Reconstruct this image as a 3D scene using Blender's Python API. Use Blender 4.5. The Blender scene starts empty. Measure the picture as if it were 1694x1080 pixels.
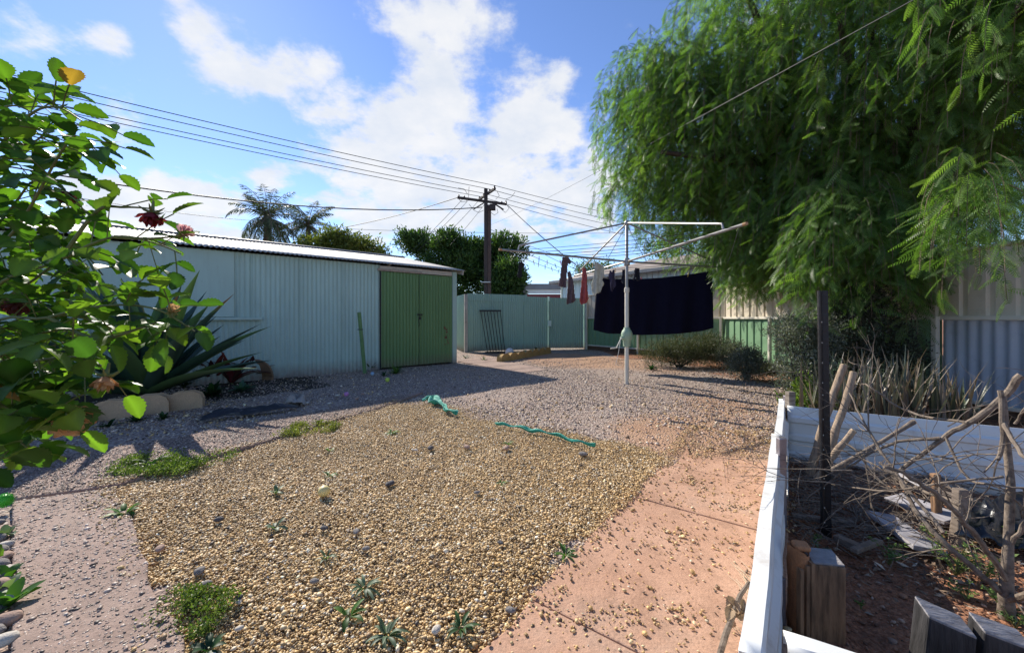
import bpy, math, random
import numpy as np
from mathutils import Vector, Matrix
random.seed(11)
RNG = np.random.default_rng(7)
scene = bpy.context.scene
LINK = scene.collection.objects.link
V = Vector
EYE = 1.1            # eye height of the photographer, metres
FOC = 640.0          # focal length in photo pixels
CX, CY = 847.0, 526.0

def at(px, py, d):
    """world point seen at photo pixel (px,py), d metres in front"""
    return V(((px-CX)/FOC*d, d, EYE+(CY-py)/FOC*d))
def gr(px, py, z=0.0):
    d = (EYE-z)*FOC/(py-CY)
    return V(((px-CX)/FOC*d, d, z))

# ------------------------------------------------------------------ object helpers
BASE = {}
def tag(o, label=None, cat=None, group=None, kind=None):
    if label: o['label'] = label
    if cat: o['category'] = cat
    if group: o['group'] = group
    if kind: o['kind'] = kind
    return o
def thing(name, label, cat, loc=(0,0,0), group=None):
    o = bpy.data.objects.new(name, None); LINK(o)
    o.empty_display_size = .1
    o.location = loc; BASE[o.name] = V(loc)
    return tag(o, label, cat, group)
def link_mesh(name, me, parent=None, base=None):
    o = bpy.data.objects.new(name, me); LINK(o)
    if parent is not None:
        o.parent = parent; BASE[o.name] = BASE[parent.name].copy()
    else:
        o.location = base; BASE[o.name] = V(base)
    return o

class MB:
    def __init__(s): s.v = []; s.f = []
    def add(s, vs, fs):
        n = len(s.v); s.v += [V(q) for q in vs]; s.f += [tuple(i+n for i in f) for f in fs]; return s
    def pbox(s, o, a, b, c):
        """parallelepiped from corner o with edge vectors a,b,c"""
        o, a, b, c = V(o), V(a), V(b), V(c)
        if a.cross(b).dot(c) < 0: a, b = b, a
        return s.add([o, o+a, o+a+b, o+b, o+c, o+a+c, o+a+b+c, o+b+c],
            [(0,3,2,1),(4,5,6,7),(0,1,5,4),(1,2,6,5),(2,3,7,6),(3,0,4,7)])
    def box(s, c, size, R=None):
        R = R or Matrix.Identity(3)
        x, y, z = (R @ V((size[0],0,0)), R @ V((0,size[1],0)), R @ V((0,0,size[2])))
        return s.pbox(V(c)-x/2-y/2-z/2, x, y, z)
    def beam(s, p, q, w, h, up=(0,0,1)):
        p, q = V(p), V(q); d = (q-p); side = d.cross(V(up)).normalized(); u = side.cross(d).normalized()
        return s.pbox(p-side*w/2-u*h/2, d, side*w, u*h)
    def tube(s, pts, r, n=8, cap=True):
        pts = [V(p) for p in pts]; m = len(pts)
        rs = r if isinstance(r, (list, tuple)) else [r]*m
        k0 = len(s.v); prev = None
        for i, p in enumerate(pts):
            t = (pts[min(i+1, m-1)]-pts[max(i-1, 0)])
            t = t.normalized() if t.length > 1e-9 else V((0,0,1))
            if prev is None:
                a = V((0,0,1)) if abs(t.z) < .9 else V((1,0,0))
                x = a.cross(t).normalized()
            else:
                x = (prev - t*prev.dot(t)); x = x.normalized() if x.length > 1e-6 else t.orthogonal().normalized()
            prev = x; y = t.cross(x)
            for j in range(n):
                a = 2*math.pi*j/n
                s.v.append(p+(x*math.cos(a)+y*math.sin(a))*rs[i])
        for i in range(m-1):
            for j in range(n):
                a = k0+i*n+j; b = k0+i*n+(j+1) % n
                s.f.append((a, b, b+n, a+n))
        if cap:
            s.f.append(tuple(k0+j for j in reversed(range(n))))
            s.f.append(tuple(k0+(m-1)*n+j for j in range(n)))
        return s
    def lathe(s, c, prof, n=16):
        c = V(c); pts = [c+V((0,0,z)) for r, z in prof]
        k0 = len(s.v)
        for (r, z) in prof:
            for j in range(n):
                a = 2*math.pi*j/n; s.v.append(c+V((r*math.cos(a), r*math.sin(a), z)))
        for i in range(len(prof)-1):
            for j in range(n):
                a = k0+i*n+j; b = k0+i*n+(j+1) % n
                s.f.append((a, b, b+n, a+n))
        s.f.append(tuple(k0+j for j in reversed(range(n))))
        s.f.append(tuple(k0+(len(prof)-1)*n+j for j in range(n)))
        return s
    def grid(s, fn, nu, nv, closed_u=False):
        k0 = len(s.v)
        for j in range(nv+1):
            for i in range(nu+1): s.v.append(V(fn(i/nu, j/nv)))
        for j in range(nv):
            for i in range(nu):
                a = k0+j*(nu+1)+i; s.f.append((a, a+1, a+nu+2, a+nu+1))
        return s
    def prism(s, poly, z0, z1):
        n = len(poly); k0 = len(s.v)
        ar = sum(poly[i][0]*poly[(i+1)%n][1]-poly[(i+1)%n][0]*poly[i][1] for i in range(n))
        if ar < 0: poly = poly[::-1]
        s.v += [V((p[0], p[1], z0)) for p in poly]+[V((p[0], p[1], z1)) for p in poly]
        s.f.append(tuple(k0+i for i in reversed(range(n)))); s.f.append(tuple(k0+n+i for i in range(n)))
        for i in range(n):
            j = (i+1) % n; s.f.append((k0+i, k0+j, k0+n+j, k0+n+i))
        return s
    def build(s, name, mat, parent=None, base=None, label=None, cat=None, group=None, kind=None, smooth=True, angle=40, bevel=0, solid=0):
        me = bpy.data.meshes.new(name)
        b = BASE[parent.name] if parent is not None else (V(base) if base is not None else V((0,0,0)))
        me.from_pydata([tuple(v-b) for v in s.v], [], s.f)
        me.materials.append(mat)
        if smooth:
            me.polygons.foreach_set('use_smooth', [True]*len(me.polygons))
            me.set_sharp_from_angle(angle=math.radians(angle))
        o = link_mesh(name, me, parent, b)
        if solid:
            m = o.modifiers.new('thick', 'SOLIDIFY'); m.thickness = solid; m.offset = 0
        if bevel:
            m = o.modifiers.new('bevel', 'BEVEL'); m.width = bevel; m.segments = 2; m.limit_method = 'ANGLE'
        return tag(o, label, cat, group, kind)

def build_np(name, verts, faces, mat, parent=None, base=(0,0,0), cols=None, smooth=False, **kw):
    """verts Nx3, faces MxK, cols Nx3 per vertex"""
    me = bpy.data.meshes.new(name)
    b = np.array(BASE[parent.name] if parent is not None else base, dtype=np.float32)
    vv = (np.asarray(verts, dtype=np.float32)-b)
    faces = np.asarray(faces, dtype=np.int32); M, K = faces.shape
    me.vertices.add(len(vv)); me.vertices.foreach_set('co', vv.ravel())
    me.loops.add(M*K); me.loops.foreach_set('vertex_index', faces.ravel())
    me.polygons.add(M); me.polygons.foreach_set('loop_start', np.arange(0, M*K, K, dtype=np.int32))
    me.polygons.foreach_set('loop_total', np.full(M, K, dtype=np.int32))
    if smooth: me.polygons.foreach_set('use_smooth', np.ones(M, dtype=bool))
    me.update(calc_edges=True)
    if cols is not None:
        at_ = me.color_attributes.new('Col', 'FLOAT_COLOR', 'POINT')
        c4 = np.ones((len(vv), 4), dtype=np.float32); c4[:, :3] = cols
        at_.data.foreach_set('color', c4.ravel())
    me.materials.append(mat)
    o = link_mesh(name, me, parent, V(b.tolist()))
    return tag(o, **kw)

def unit(a): return a/np.maximum(np.linalg.norm(a, axis=-1, keepdims=True), 1e-9)
def leaf_quads(P, D, S, L, W, bend=0.0):
    """diamond leaves; P,D,S Nx3, L,W N -> verts (4N,3), faces (N,4)"""
    L = np.broadcast_to(L, (len(P),))[:, None]; W = np.broadcast_to(W, (len(P),))[:, None]
    Nn = np.cross(D, S)
    mid = P+D*L*.42+Nn*L*bend
    v = np.stack([P, mid+S*W/2, P+D*L, mid-S*W/2], 1).reshape(-1, 3)
    f = np.arange(len(P)*4).reshape(-1, 4)
    return v, f
def rand_unit(n):
    return unit(RNG.normal(size=(n, 3)))
def lerp_cols(n, cols, jit=.15, t=None):
    """pick a mix between colour stops for each of n items"""
    c = np.array(cols); t = RNG.random(n) if t is None else t
    x = np.clip(t, 0, .999)*(len(c)-1); i = x.astype(int); f = (x-i)[:, None]
    r = c[i]*(1-f)+c[np.minimum(i+1, len(c)-1)]*f
    return np.clip(r*(1+RNG.normal(size=(n, 1))*jit), 0.004, 1)

def vnoise(x, y, seed=0):
    """smooth value noise, numpy"""
    xi = np.floor(x).astype(np.int64); yi = np.floor(y).astype(np.int64); fx = x-xi; fy = y-yi
    fx = fx*fx*(3-2*fx); fy = fy*fy*(3-2*fy)
    def h(a, b):
        n = (a*374761393+b*668265263+seed*1442695041) & 0x7fffffff
        n = ((n ^ (n >> 13))*1274126177) & 0x7fffffff
        return ((n ^ (n >> 16)) & 0xffff)/65535.0
    return (h(xi, yi)*(1-fx)+h(xi+1, yi)*fx)*(1-fy)+(h(xi, yi+1)*(1-fx)+h(xi+1, yi+1)*fx)*fy
def fbm(x, y, seed=0, o=4):
    r = 0; a = .5
    for k in range(o):
        r = r+a*vnoise(x*2**k, y*2**k, seed+k); a *= .5
    return r/(1-.5**o)
def in_poly(x, y, poly):
    c = np.zeros(x.shape, bool); n = len(poly)
    for i in range(n):
        (x0, y0), (x1, y1) = poly[i], poly[i-1]
        t = ((y0 > y) != (y1 > y)) & (x < (x1-x0)*(y-y0)/((y1-y0) if y1 != y0 else 1e-9)+x0)
        c ^= t
    return c
def sstep(a, b, x):
    t = np.clip((x-a)/(b-a), 0, 1); return t*t*(3-2*t)

# ------------------------------------------------------------------ materials
class NT:
    def __init__(s, name):
        s.m = bpy.data.materials.new(name); s.m.use_nodes = True
        s.t = s.m.node_tree; s.t.nodes.clear()
        s.out = s.n('ShaderNodeOutputMaterial')
    def n(s, typ, **kw):
        nd = s.t.nodes.new(typ)
        for k, v in kw.items(): setattr(nd, k, v)
        return nd
    def l(s, a, b): s.t.links.new(a, b)
    def val(s, sock, v):
        if hasattr(v, 'is_output') or isinstance(v, bpy.types.NodeSocket): s.l(v, sock)
        else: sock.default_value = v
    def coord(s, scale=(1,1,1)):
        tc = s.n('ShaderNodeTexCoord'); mp = s.n('ShaderNodeMapping'); mp.inputs['Scale'].default_value = scale
        s.l(tc.outputs['Object'], mp.inputs['Vector']); return mp.outputs[0]
    def noise(s, vec, scale, detail=4, rough=.6):
        nd = s.n('ShaderNodeTexNoise'); s.l(vec, nd.inputs['Vector'])
        nd.inputs['Scale'].default_value = scale; nd.inputs['Detail'].default_value = detail; nd.inputs['Roughness'].default_value = rough
        return nd.outputs['Fac']
    def voro(s, vec, scale, feature='F1'):
        nd = s.n('ShaderNodeTexVoronoi'); nd.feature = feature; s.l(vec, nd.inputs['Vector']); nd.inputs['Scale'].default_value = scale
        return nd
    def ramp(s, fac, stops):
        nd = s.n('ShaderNodeValToRGB'); e = nd.color_ramp.elements
        while len(e) < len(stops): e.new(.5)
        for el, (p, c) in zip(e, stops):
            el.position = p; el.color = (*c, 1) if not isinstance(c, float) else (c, c, c, 1)
        s.l(fac, nd.inputs[0]); return nd.outputs[0]
    def mix(s, fac, a, b, mode='MIX'):
        nd = s.n('ShaderNodeMix', data_type='RGBA', blend_type=mode)
        s.val(nd.inputs['Factor'], fac)
        for sock, v in ((nd.inputs[6], a), (nd.inputs[7], b)):
            if isinstance(v, tuple): v = (*v, 1) if len(v) == 3 else v
            s.val(sock, v)
        return nd.outputs[2]
    def math(s, op, a, b=0.0, clamp=False):
        nd = s.n('ShaderNodeMath', operation=op); nd.use_clamp = clamp
        s.val(nd.inputs[0], a); s.val(nd.inputs[1], b); return nd.outputs[0]
    def bump(s, h, strength=.5, dist=.01):
        nd = s.n('ShaderNodeBump'); nd.inputs['Strength'].default_value = strength; nd.inputs['Distance'].default_value = dist
        s.l(h, nd.inputs['Height']); return nd.outputs[0]
    def attr(s, name='Col'):
        nd = s.n('ShaderNodeAttribute'); nd.attribute_name = name; return nd.outputs['Color']
    def bsdf(s, col, rough=.7, metal=0.0, normal=None, spec=.5):
        b = s.n('ShaderNodeBsdfPrincipled')
        s.val(b.inputs['Base Color'], (*col, 1) if isinstance(col, tuple) else col)
        s.val(b.inputs['Roughness'], rough); b.inputs['Metallic'].default_value = metal
        b.inputs['Specular IOR Level'].default_value = spec
        if normal is not None: s.l(normal, b.inputs['Normal'])
        return b.outputs[0]
    def done(s, sh): s.l(sh, s.out.inputs[0]); return s.m

def sc3(c, k): return tuple(min(1, x*k) for x in c)
def M(name, col, rough=.6, metal=0.0, var=.18, scale=4, bump=(0, 0), stretch=(1,1,1), dirt=None, spec=.5, fine=0):
    """painted / raw surface: mottled colour, optional dirt patches and bump"""
    t = NT(name); v = t.coord(stretch)
    c = t.ramp(t.noise(v, scale, 5), [(.25, sc3(col, 1-var)), (.75, sc3(col, 1+var))])
    if fine:
        c = t.mix(fine, c, t.ramp(t.noise(v, scale*14, 3), [(.3, sc3(col, .45)), (.7, sc3(col, 1.5))]))
    if dirt:
        dc, lo, hi, dsc = dirt
        c = t.mix(t.ramp(t.noise(t.coord(stretch), dsc, 7, .7), [(lo, 0.0), (hi, 1.0)]), c, dc)
    nm = None
    if bump[1]: nm = t.bump(t.noise(v, bump[0], 4), bump[1], .01)
    return t.done(t.bsdf(c, rough, metal, nm, spec))

def leafM(name, trans=.4, tint=(1.25, 1.35, .5), rough=.45, spec=.4, scale=1.0):
    t = NT(name); c = t.attr()
    b = t.bsdf(c, rough, 0, None, spec)
    tr = t.n('ShaderNodeBsdfTranslucent')
    t.l(t.mix(1.0, c, tuple(x*scale for x in tint), 'MULTIPLY'), tr.inputs['Color'])
    m = t.n('ShaderNodeMixShader'); m.inputs[0].default_value = trans
    t.l(b, m.inputs[1]); t.l(tr.outputs[0], m.inputs[2])
    return t.done(m.outputs[0])
def attrM(name, rough=.7, var=.2, scale=60, spec=.4):
    t = NT(name); v = t.coord()
    c = t.mix(1.0, t.attr(), t.ramp(t.noise(v, scale, 3), [(.3, 1-var), (.7, 1+var*.5)]), 'MULTIPLY')
    return t.done(t.bsdf(c, rough, 0, None, spec))

def wood(name, col, dark, rough=.8, stretch=(1,1,12), scale=9, bumps=.5):
    t = NT(name); v = t.coord(stretch)
    g = t.noise(v, scale, 6, .65)
    c = t.ramp(g, [(.3, dark), (.55, col), (.8, sc3(col, 1.35))])
    c = t.mix(t.ramp(t.noise(t.coord(), 5, 4), [(.45, 0.0), (.8, .6)]), c, sc3(dark, .8))
    return t.done(t.bsdf(c, rough, 0, t.bump(g, bumps, .008), .3))

# ------------------------------------------------------------------ world, sun, camera
SUN_AZ, SUN_EL = math.radians(-39), math.radians(34.7)
def px_dir(px, py): return V(((px-CX)/FOC, 1, (CY-py)/FOC)).normalized()
w = bpy.data.worlds.new('World'); scene.world = w; w.use_nodes = True
T = NT.__new__(NT); T.t = w.node_tree; T.t.nodes.clear(); T.out = T.n('ShaderNodeOutputWorld')
sky = T.n('ShaderNodeTexSky', sky_type='NISHITA'); sky.sun_disc = False
sky.sun_elevation = SUN_EL; sky.sun_rotation = SUN_AZ; sky.altitude = 50; sky.air_density = .9; sky.dust_density = .04; sky.ozone_density = 4.0
tc = T.n('ShaderNodeTexCoord'); dirv = tc.outputs['Generated']
BL = [(740,15,110,1),(650,5,70,.6),(830,80,70,.8),(890,135,62,.85),(940,120,40,.6),(720,120,75,.75),(570,185,85,.8),(690,215,100,.9),(860,215,85,.9),(930,215,40,.5),(600,280,125,1),
      (740,285,130,1),(880,300,105,.95),(990,318,50,.6),(650,365,120,.8),(830,370,120,.8),(455,303,42,.9),(310,345,95,1.2),(210,340,100,1.2),(380,370,80,1.1),(110,300,70,.8),(160,45,70,.9),(205,70,50,.7),(45,45,70,.9),(300,25,60,.6),
      (340,100,65,.85),(420,130,70,.8),(205,212,60,.95),(520,100,60,.6),(150,390,90,.7),(980,390,70,.6),(1000,320,90,.7),(940,250,80,.6),(470,140,55,.45),(500,200,50,.4),(1250,200,200,.3),(1500,350,200,.5)]
acc = None
CLOUD_OFF = (9.1, 0.6, 0)
for (px, py, r, wt) in BL:
    d = px_dir(px, py); q = px_dir(px+r, py) if px < CX else px_dir(px-r, py); rad = (q-d).length*1.25
    nd = T.n('ShaderNodeVectorMath', operation='DISTANCE'); T.l(dirv, nd.inputs[0]); nd.inputs[1].default_value = d
    mr = T.n('ShaderNodeMapRange', interpolation_type='SMOOTHSTEP')
    T.l(nd.outputs['Value'], mr.inputs['Value']); mr.inputs['From Min'].default_value = rad; mr.inputs['From Max'].default_value = 0
    mr.inputs['To Min'].default_value = 0; mr.inputs['To Max'].default_value = wt
    acc = mr.outputs[0] if acc is None else T.math('ADD', acc, mr.outputs[0])
acc = T.math('MINIMUM', acc, 1.25)
sep = T.n('ShaderNodeSeparateXYZ'); T.l(dirv, sep.inputs[0])
zz = T.math('ADD', T.math('MAXIMUM', sep.outputs[2], 0.0), .28)
cmb = T.n('ShaderNodeCombineXYZ'); T.l(T.math('DIVIDE', sep.outputs[0], zz), cmb.inputs[0]); T.l(T.math('DIVIDE', sep.outputs[1], zz), cmb.inputs[1])
offs = T.n('ShaderNodeVectorMath', operation='ADD'); T.l(cmb.outputs[0], offs.inputs[0]); offs.inputs[1].default_value = CLOUD_OFF
n1 = T.noise(offs.outputs[0], 4.2, 9, .6)
n2 = T.noise(offs.outputs[0], 13.0, 6, .6)
dens = T.math('ADD', T.math('MULTIPLY', acc, .57), T.math('MULTIPLY', T.math('SUBTRACT', n1, .5), 2.1))
dens = T.math('ADD', dens, T.math('MULTIPLY', T.math('SUBTRACT', n2, .5), .75))
cl = T.n('ShaderNodeMapRange', interpolation_type='SMOOTHSTEP'); T.l(dens, cl.inputs['Value'])
cl.inputs['From Min'].default_value = .17; cl.inputs['From Max'].default_value = .68; cl.inputs['To Max'].default_value = .93
shade = T.ramp(T.noise(cmb.outputs[0], 4.3, 6, .6), [(.3, (.78, .84, .93)), (.62, (1, 1, 1))])
# glare round the sun, low over the horizon a pale band
SUNV = V((math.sin(SUN_AZ)*math.cos(SUN_EL), math.cos(SUN_AZ)*math.cos(SUN_EL), math.sin(SUN_EL)))
bg = T.n('ShaderNodeBackground'); bgc = T.n('ShaderNodeBackground')
hs = T.n('ShaderNodeHueSaturation'); hs.inputs['Hue'].default_value = .508; hs.inputs['Saturation'].default_value = 1.04
T.l(sky.outputs[0], hs.inputs['Color']); T.l(hs.outputs[0], bg.inputs['Color'])
T.l(shade, bgc.inputs['Color'])
SKY_STR = .082
bg.inputs['Strength'].default_value = SKY_STR; bgc.inputs['Strength'].default_value = .385
mxs = T.n('ShaderNodeMixShader'); T.l(cl.outputs[0], mxs.inputs[0]); T.l(bg.outputs[0], mxs.inputs[1]); T.l(bgc.outputs[0], mxs.inputs[2])
T.l(mxs.outputs[0], T.out.inputs[0])

sun = bpy.data.lights.new('sun', 'SUN'); sun.energy = 3.0; sun.angle = math.radians(.5); sun.color = (1, .93, .82)
so = bpy.data.objects.new('sun', sun); LINK(so); so.location = SUNV*50
so.rotation_euler = (-SUNV).to_track_quat('-Z', 'Y').to_euler()
cam = bpy.data.cameras.new('camera'); co = bpy.data.objects.new('camera', cam); LINK(co)
co.location = (0, 0, EYE); co.rotation_euler = (math.radians(90), 0, 0)
cam.sensor_width = 36; cam.lens = 36*FOC/1694; cam.shift_y = -14/1694; cam.clip_end = 2000; cam.clip_start = .02
scene.camera = co
vs = scene.view_settings; vs.view_transform = 'Standard'; vs.look = 'None'; vs.exposure = 1.32; vs.gamma = 1
scene.cycles.max_bounces = 8; scene.cycles.transparent_max_bounces = 8; scene.cycles.use_denoising = True
# ================================================================== GROUND
P_BED = [gr(125,806)[:2], gr(190,1085)[:2], (-1.4,.95), (-.35,.95), gr(800,1085)[:2], gr(1090,770)[:2], gr(1035,738)[:2], gr(900,715)[:2], gr(770,682)[:2], gr(700,666)[:2], gr(640,672)[:2], gr(440,736)[:2]]
U_SH = V((1.8, 2.5, 0)).normalized()                  # direction of the white edging along the path
SH0 = V((.545, .84, 0))
def right_of_edging(x, y, off=0):                     # metres to the right of the white edging line
    return (x-SH0.x)*U_SH.y-(y-SH0.y)*U_SH.x-off
def ground_h(x, y):
    x = np.asarray(x, float); y = np.asarray(y, float)
    h = (fbm(x*1.7, y*1.7, 3)-.5)*.03-.004
    s = right_of_edging(x, y)
    g = sstep(.02, .3, s)*(y < 3.0)
    h = h*(1-g)+g*((fbm(x*4, y*4, 9)-.5)*.09-.01)
    return h
def axis(a, b, st, far):
    m = np.arange(a, b+1e-6, st); k = []; q = st*2
    while sum(k) < far: k.append(q); q *= 1.55
    c = np.cumsum(k); return np.concatenate([(a-c)[::-1], m, b+c])
gx, gy = axis(-9, 8, .065, 500), axis(-.5, 15, .065, 600)
GX, GY = np.meshgrid(gx, gy); X, Y = GX.ravel(), GY.ravel()
near = (np.abs(X) < 14) & (Y > -4) & (Y < 18)
Zh = np.where(near, ground_h(X, Y), -.01)
wx = X+(fbm(X*2.2, Y*2.2, 21)-.5)*.55+RNG.normal(size=X.shape)*.03; wy = Y+(fbm(X*2.2, Y*2.2, 33)-.5)*.55+RNG.normal(size=X.shape)*.03
z_y = in_poly(wx, wy, P_BED).astype(float)
gard = (right_of_edging(X, Y) > .02)
fence_band = sstep(1.7, .5, np.abs(5.3-X)+.8*np.maximum(0, 0)+(fbm(X*1.5, Y*1.5, 5)-.5)*1.2)*(Y < 10)
diag = ((X-2.65)*3.85+(Y-13.6)*2.7)/4.7              # + beyond the diagonal fence
fence_band = np.maximum(fence_band, sstep(-2.0, -.5, diag+(fbm(X*1.5, Y*1.5, 6)-.5)*1.2)*(X > 3.0))
z_r = np.clip(np.maximum(gard*(Y < 3.3)*1.0, fence_band), 0, 1)
def blob(cx, cy, rx, ry): return np.exp(-(((X-cx)/rx)**2+((Y-cy)/ry)**2))
z_o = np.clip(1.2*blob(1.9, 9.9, 1.7, 1.5)+1.0*blob(1.6, 3.6, .75, .9)+.9*blob(.3, 11.6, 1.6, .8)+.7*blob(2.7, 4.9, .7, 1.0)+.5*blob(-1.2,8.2,.9,.5)+.45*blob(3.4,8,.9,.9), 0, 1)
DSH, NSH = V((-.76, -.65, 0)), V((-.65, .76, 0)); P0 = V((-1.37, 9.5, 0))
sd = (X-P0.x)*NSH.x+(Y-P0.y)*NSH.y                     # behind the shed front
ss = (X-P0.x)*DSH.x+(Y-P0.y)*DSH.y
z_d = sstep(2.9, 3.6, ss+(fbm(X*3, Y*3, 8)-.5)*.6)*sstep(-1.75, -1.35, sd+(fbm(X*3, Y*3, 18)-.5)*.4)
t = NT('yard_ground'); v = t.coord()
at1 = t.n('ShaderNodeAttribute'); at1.attribute_name = 'Zone'
spz = t.n('ShaderNodeSeparateColor'); t.l(at1.outputs['Color'], spz.inputs[0])
fn = t.noise(v, 26, 4, .7)
def wmask(sock):
    q = t.math('ADD', sock, t.math('MULTIPLY', t.math('SUBTRACT', fn, .5), .9))
    m = t.n('ShaderNodeMapRange', interpolation_type='SMOOTHSTEP'); t.l(q, m.inputs['Value']); m.inputs['From Min'].default_value = .3; m.inputs['From Max'].default_value = .7
    return m.outputs[0]
v1 = t.voro(v, 62); v2 = t.voro(v, 28)
sepc = t.n('ShaderNodeSeparateColor'); t.l(v1.outputs['Color'], sepc.inputs[0])
big = t.noise(v, 1.3, 5, .6)
grey = t.ramp(sepc.outputs[0], [(0, (.14,.105,.095)), (.45, (.31,.235,.20)), (.8, (.44,.345,.28)), (1, (.6,.55,.47))])
grey = t.mix(t.ramp(big, [(.4, 0.0), (.75, .55)]), grey, (.36,.26,.20))
yel = t.ramp(sepc.outputs[1], [(0, (.13,.085,.045)), (.4, (.36,.25,.12)), (.75, (.5,.37,.2)), (1, (.62,.52,.35))])
red = t.ramp(t.noise(v, 45, 5, .75), [(.3, (.12,.055,.032)), (.5, (.31,.14,.075)), (.72, (.46,.25,.15))])
red = t.mix(t.ramp(t.noise(v, 7, 5, .7), [(.45, 0.0), (.7, .8)]), red, (.13,.075,.052))
orng = t.mix(t.ramp(t.noise(v, 60, 4, .7), [(.4, 0.0), (.75, .8)]), t.ramp(t.noise(v, 3, 5, .6), [(.3, (.40,.235,.145)), (.7, (.52,.33,.21))]), (.24,.16,.12))
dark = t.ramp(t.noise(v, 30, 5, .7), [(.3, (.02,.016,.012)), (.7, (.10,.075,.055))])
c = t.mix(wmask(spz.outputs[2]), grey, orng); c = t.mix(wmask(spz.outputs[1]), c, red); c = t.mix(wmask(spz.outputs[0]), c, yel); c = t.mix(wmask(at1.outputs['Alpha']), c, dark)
hgt = t.math('ADD', t.math('MULTIPLY', v1.outputs['Distance'], -1.0), t.math('MULTIPLY', t.noise(v, 9, 5, .7), 1.2))
GROUND_MAT = t.done(t.bsdf(c, .92, 0, t.bump(hgt, .9, .016), .2))
me = bpy.data.meshes.new('ground'); nx, ny = len(gx), len(gy)
ii = (np.arange(ny-1)[:, None]*nx+np.arange(nx-1)[None, :]).ravel()
fc = np.stack([ii, ii+1, ii+nx+1, ii+nx], 1)
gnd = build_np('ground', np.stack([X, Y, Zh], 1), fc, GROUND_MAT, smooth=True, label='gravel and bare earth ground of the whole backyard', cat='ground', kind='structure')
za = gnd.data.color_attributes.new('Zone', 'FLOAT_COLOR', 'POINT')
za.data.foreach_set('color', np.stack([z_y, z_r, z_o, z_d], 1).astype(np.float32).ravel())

# ------------------------------------------------------------------ concrete
def concrete(name, c1, c2, speck):
    t = NT(name); v = t.coord()
    c = t.ramp(t.noise(v, 2.2, 6, .65), [(.3, c1), (.7, c2)])
    c = t.mix(t.ramp(t.noise(v, 70, 4, .7), [(.5, 0.0), (.75, speck)]), c, sc3(c1, .45))
    c = t.mix(t.ramp(t.noise(v, 160, 3, .7), [(.55, 0.0), (.8, speck*.7)]), c, sc3(c2, 1.45))
    st = t.noise(v, 5.5, 7, .7)
    c = t.mix(t.ramp(st, [(.48, 0.0), (.70, .6)]), c, sc3(c1, .58))
    c = t.mix(t.ramp(t.noise(v, 1.1, 8, .75), [(.52, 0.0), (.66, .45)]), c, (.30,.22,.17))
    h = t.math('ADD', t.noise(v, 90, 5, .7), t.math('MULTIPLY', t.noise(v, 12, 4), .8))
    return t.done(t.bsdf(c, .88, 0, t.bump(h, .6, .006), .25))
CON_O = concrete('orange_concrete', (.42,.235,.15), (.58,.36,.245), .65)
CON_P = concrete('pink_concrete', (.28,.19,.15), (.39,.285,.23), .9)
W_PATH = .80
nrm = V((-U_SH.y, U_SH.x, 0))
path_o = thing('path', 'orange concrete path along the white sheet edging', 'path', gr(950,985)); path_o['kind'] = 'structure'
EL = V((-.083, 1.27, 0))                              # a point of the left edge
def path_pt(s, off): return EL+U_SH*s+(-nrm)*off
cuts = [-1.3, .29-.02, 1.35, 2.0, 2.62]
for k in range(4):
    a, b = cuts[k]+.003, cuts[k+1]-.003
    off = [0, -.01, .02, .11][k]
    wob = lambda s: (vnoise(np.array([s*7.0]), np.array([k*3.1]))[0]-.5)*.035
    L_ = [path_pt(a+(b-a)*q/10, off+(wob(a+(b-a)*q/10) if 0 < q < 10 else 0)) for q in range(11)]
    if k == 3: L_[-1] = path_pt(b-.3, .16); 
    R_ = [path_pt(b, W_PATH), path_pt(a, W_PATH)]
    MB().prism([(p.x, p.y) for p in L_+R_], -.06, .022-.002*(k % 2)).build('slab', CON_O, path_o, smooth=False, bevel=.006)
def jag(pts, amp, seed, n=9):
    r = []; rr = random.Random(seed)
    for i in range(len(pts)-1):
        a, b = V((*pts[i], 0)), V((*pts[i+1], 0)); d = (b-a); m = V((-d.y, d.x, 0)).normalized()
        for q in range(n): p = a+d*q/n+m*(rr.uniform(-amp, amp) if q else 0); r.append((p.x, p.y))
    r.append(tuple(pts[-1])); return r
path_l = thing('path', 'pinkish grey concrete path with exposed stones on the left', 'path', gr(140,950)); path_l['kind'] = 'structure'
near_edge = jag([gr(305,1090)[:2], gr(262,1000)[:2], gr(192,812)[:2]], .02, 4)
far_edge = [gr(20,836)[:2], gr(19,1090)[:2]]
pl = [(-.62,.75)]+near_edge+far_edge+[(-1.5, .75)]
MB().prism(pl, -.06, .026).build('slab', CON_P, path_l, smooth=False, bevel=.008)
lo = jag([gr(655,668)[:2], gr(440,733)[:2], gr(196,806)[:2]], .02, 8)
up = jag([gr(-120,800)[:2], gr(0,768)[:2], gr(250,735)[:2], gr(430,699)[:2], gr(700,650)[:2]], .03, 5)
MB().prism(lo+[gr(21,830)[:2], gr(-120,850)[:2]]+up, -.06, .021).build('slab', CON_P, path_l, smooth=False, bevel=.008)
# old worn concrete apron by the shed door and gate
MB().prism([gr(757,598)[:2], gr(800,590)[:2], gr(905,612)[:2], gr(860,618)[:2]], -.05, .012).build('slab', CON_P, path_l, smooth=False, bevel=.005)

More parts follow.
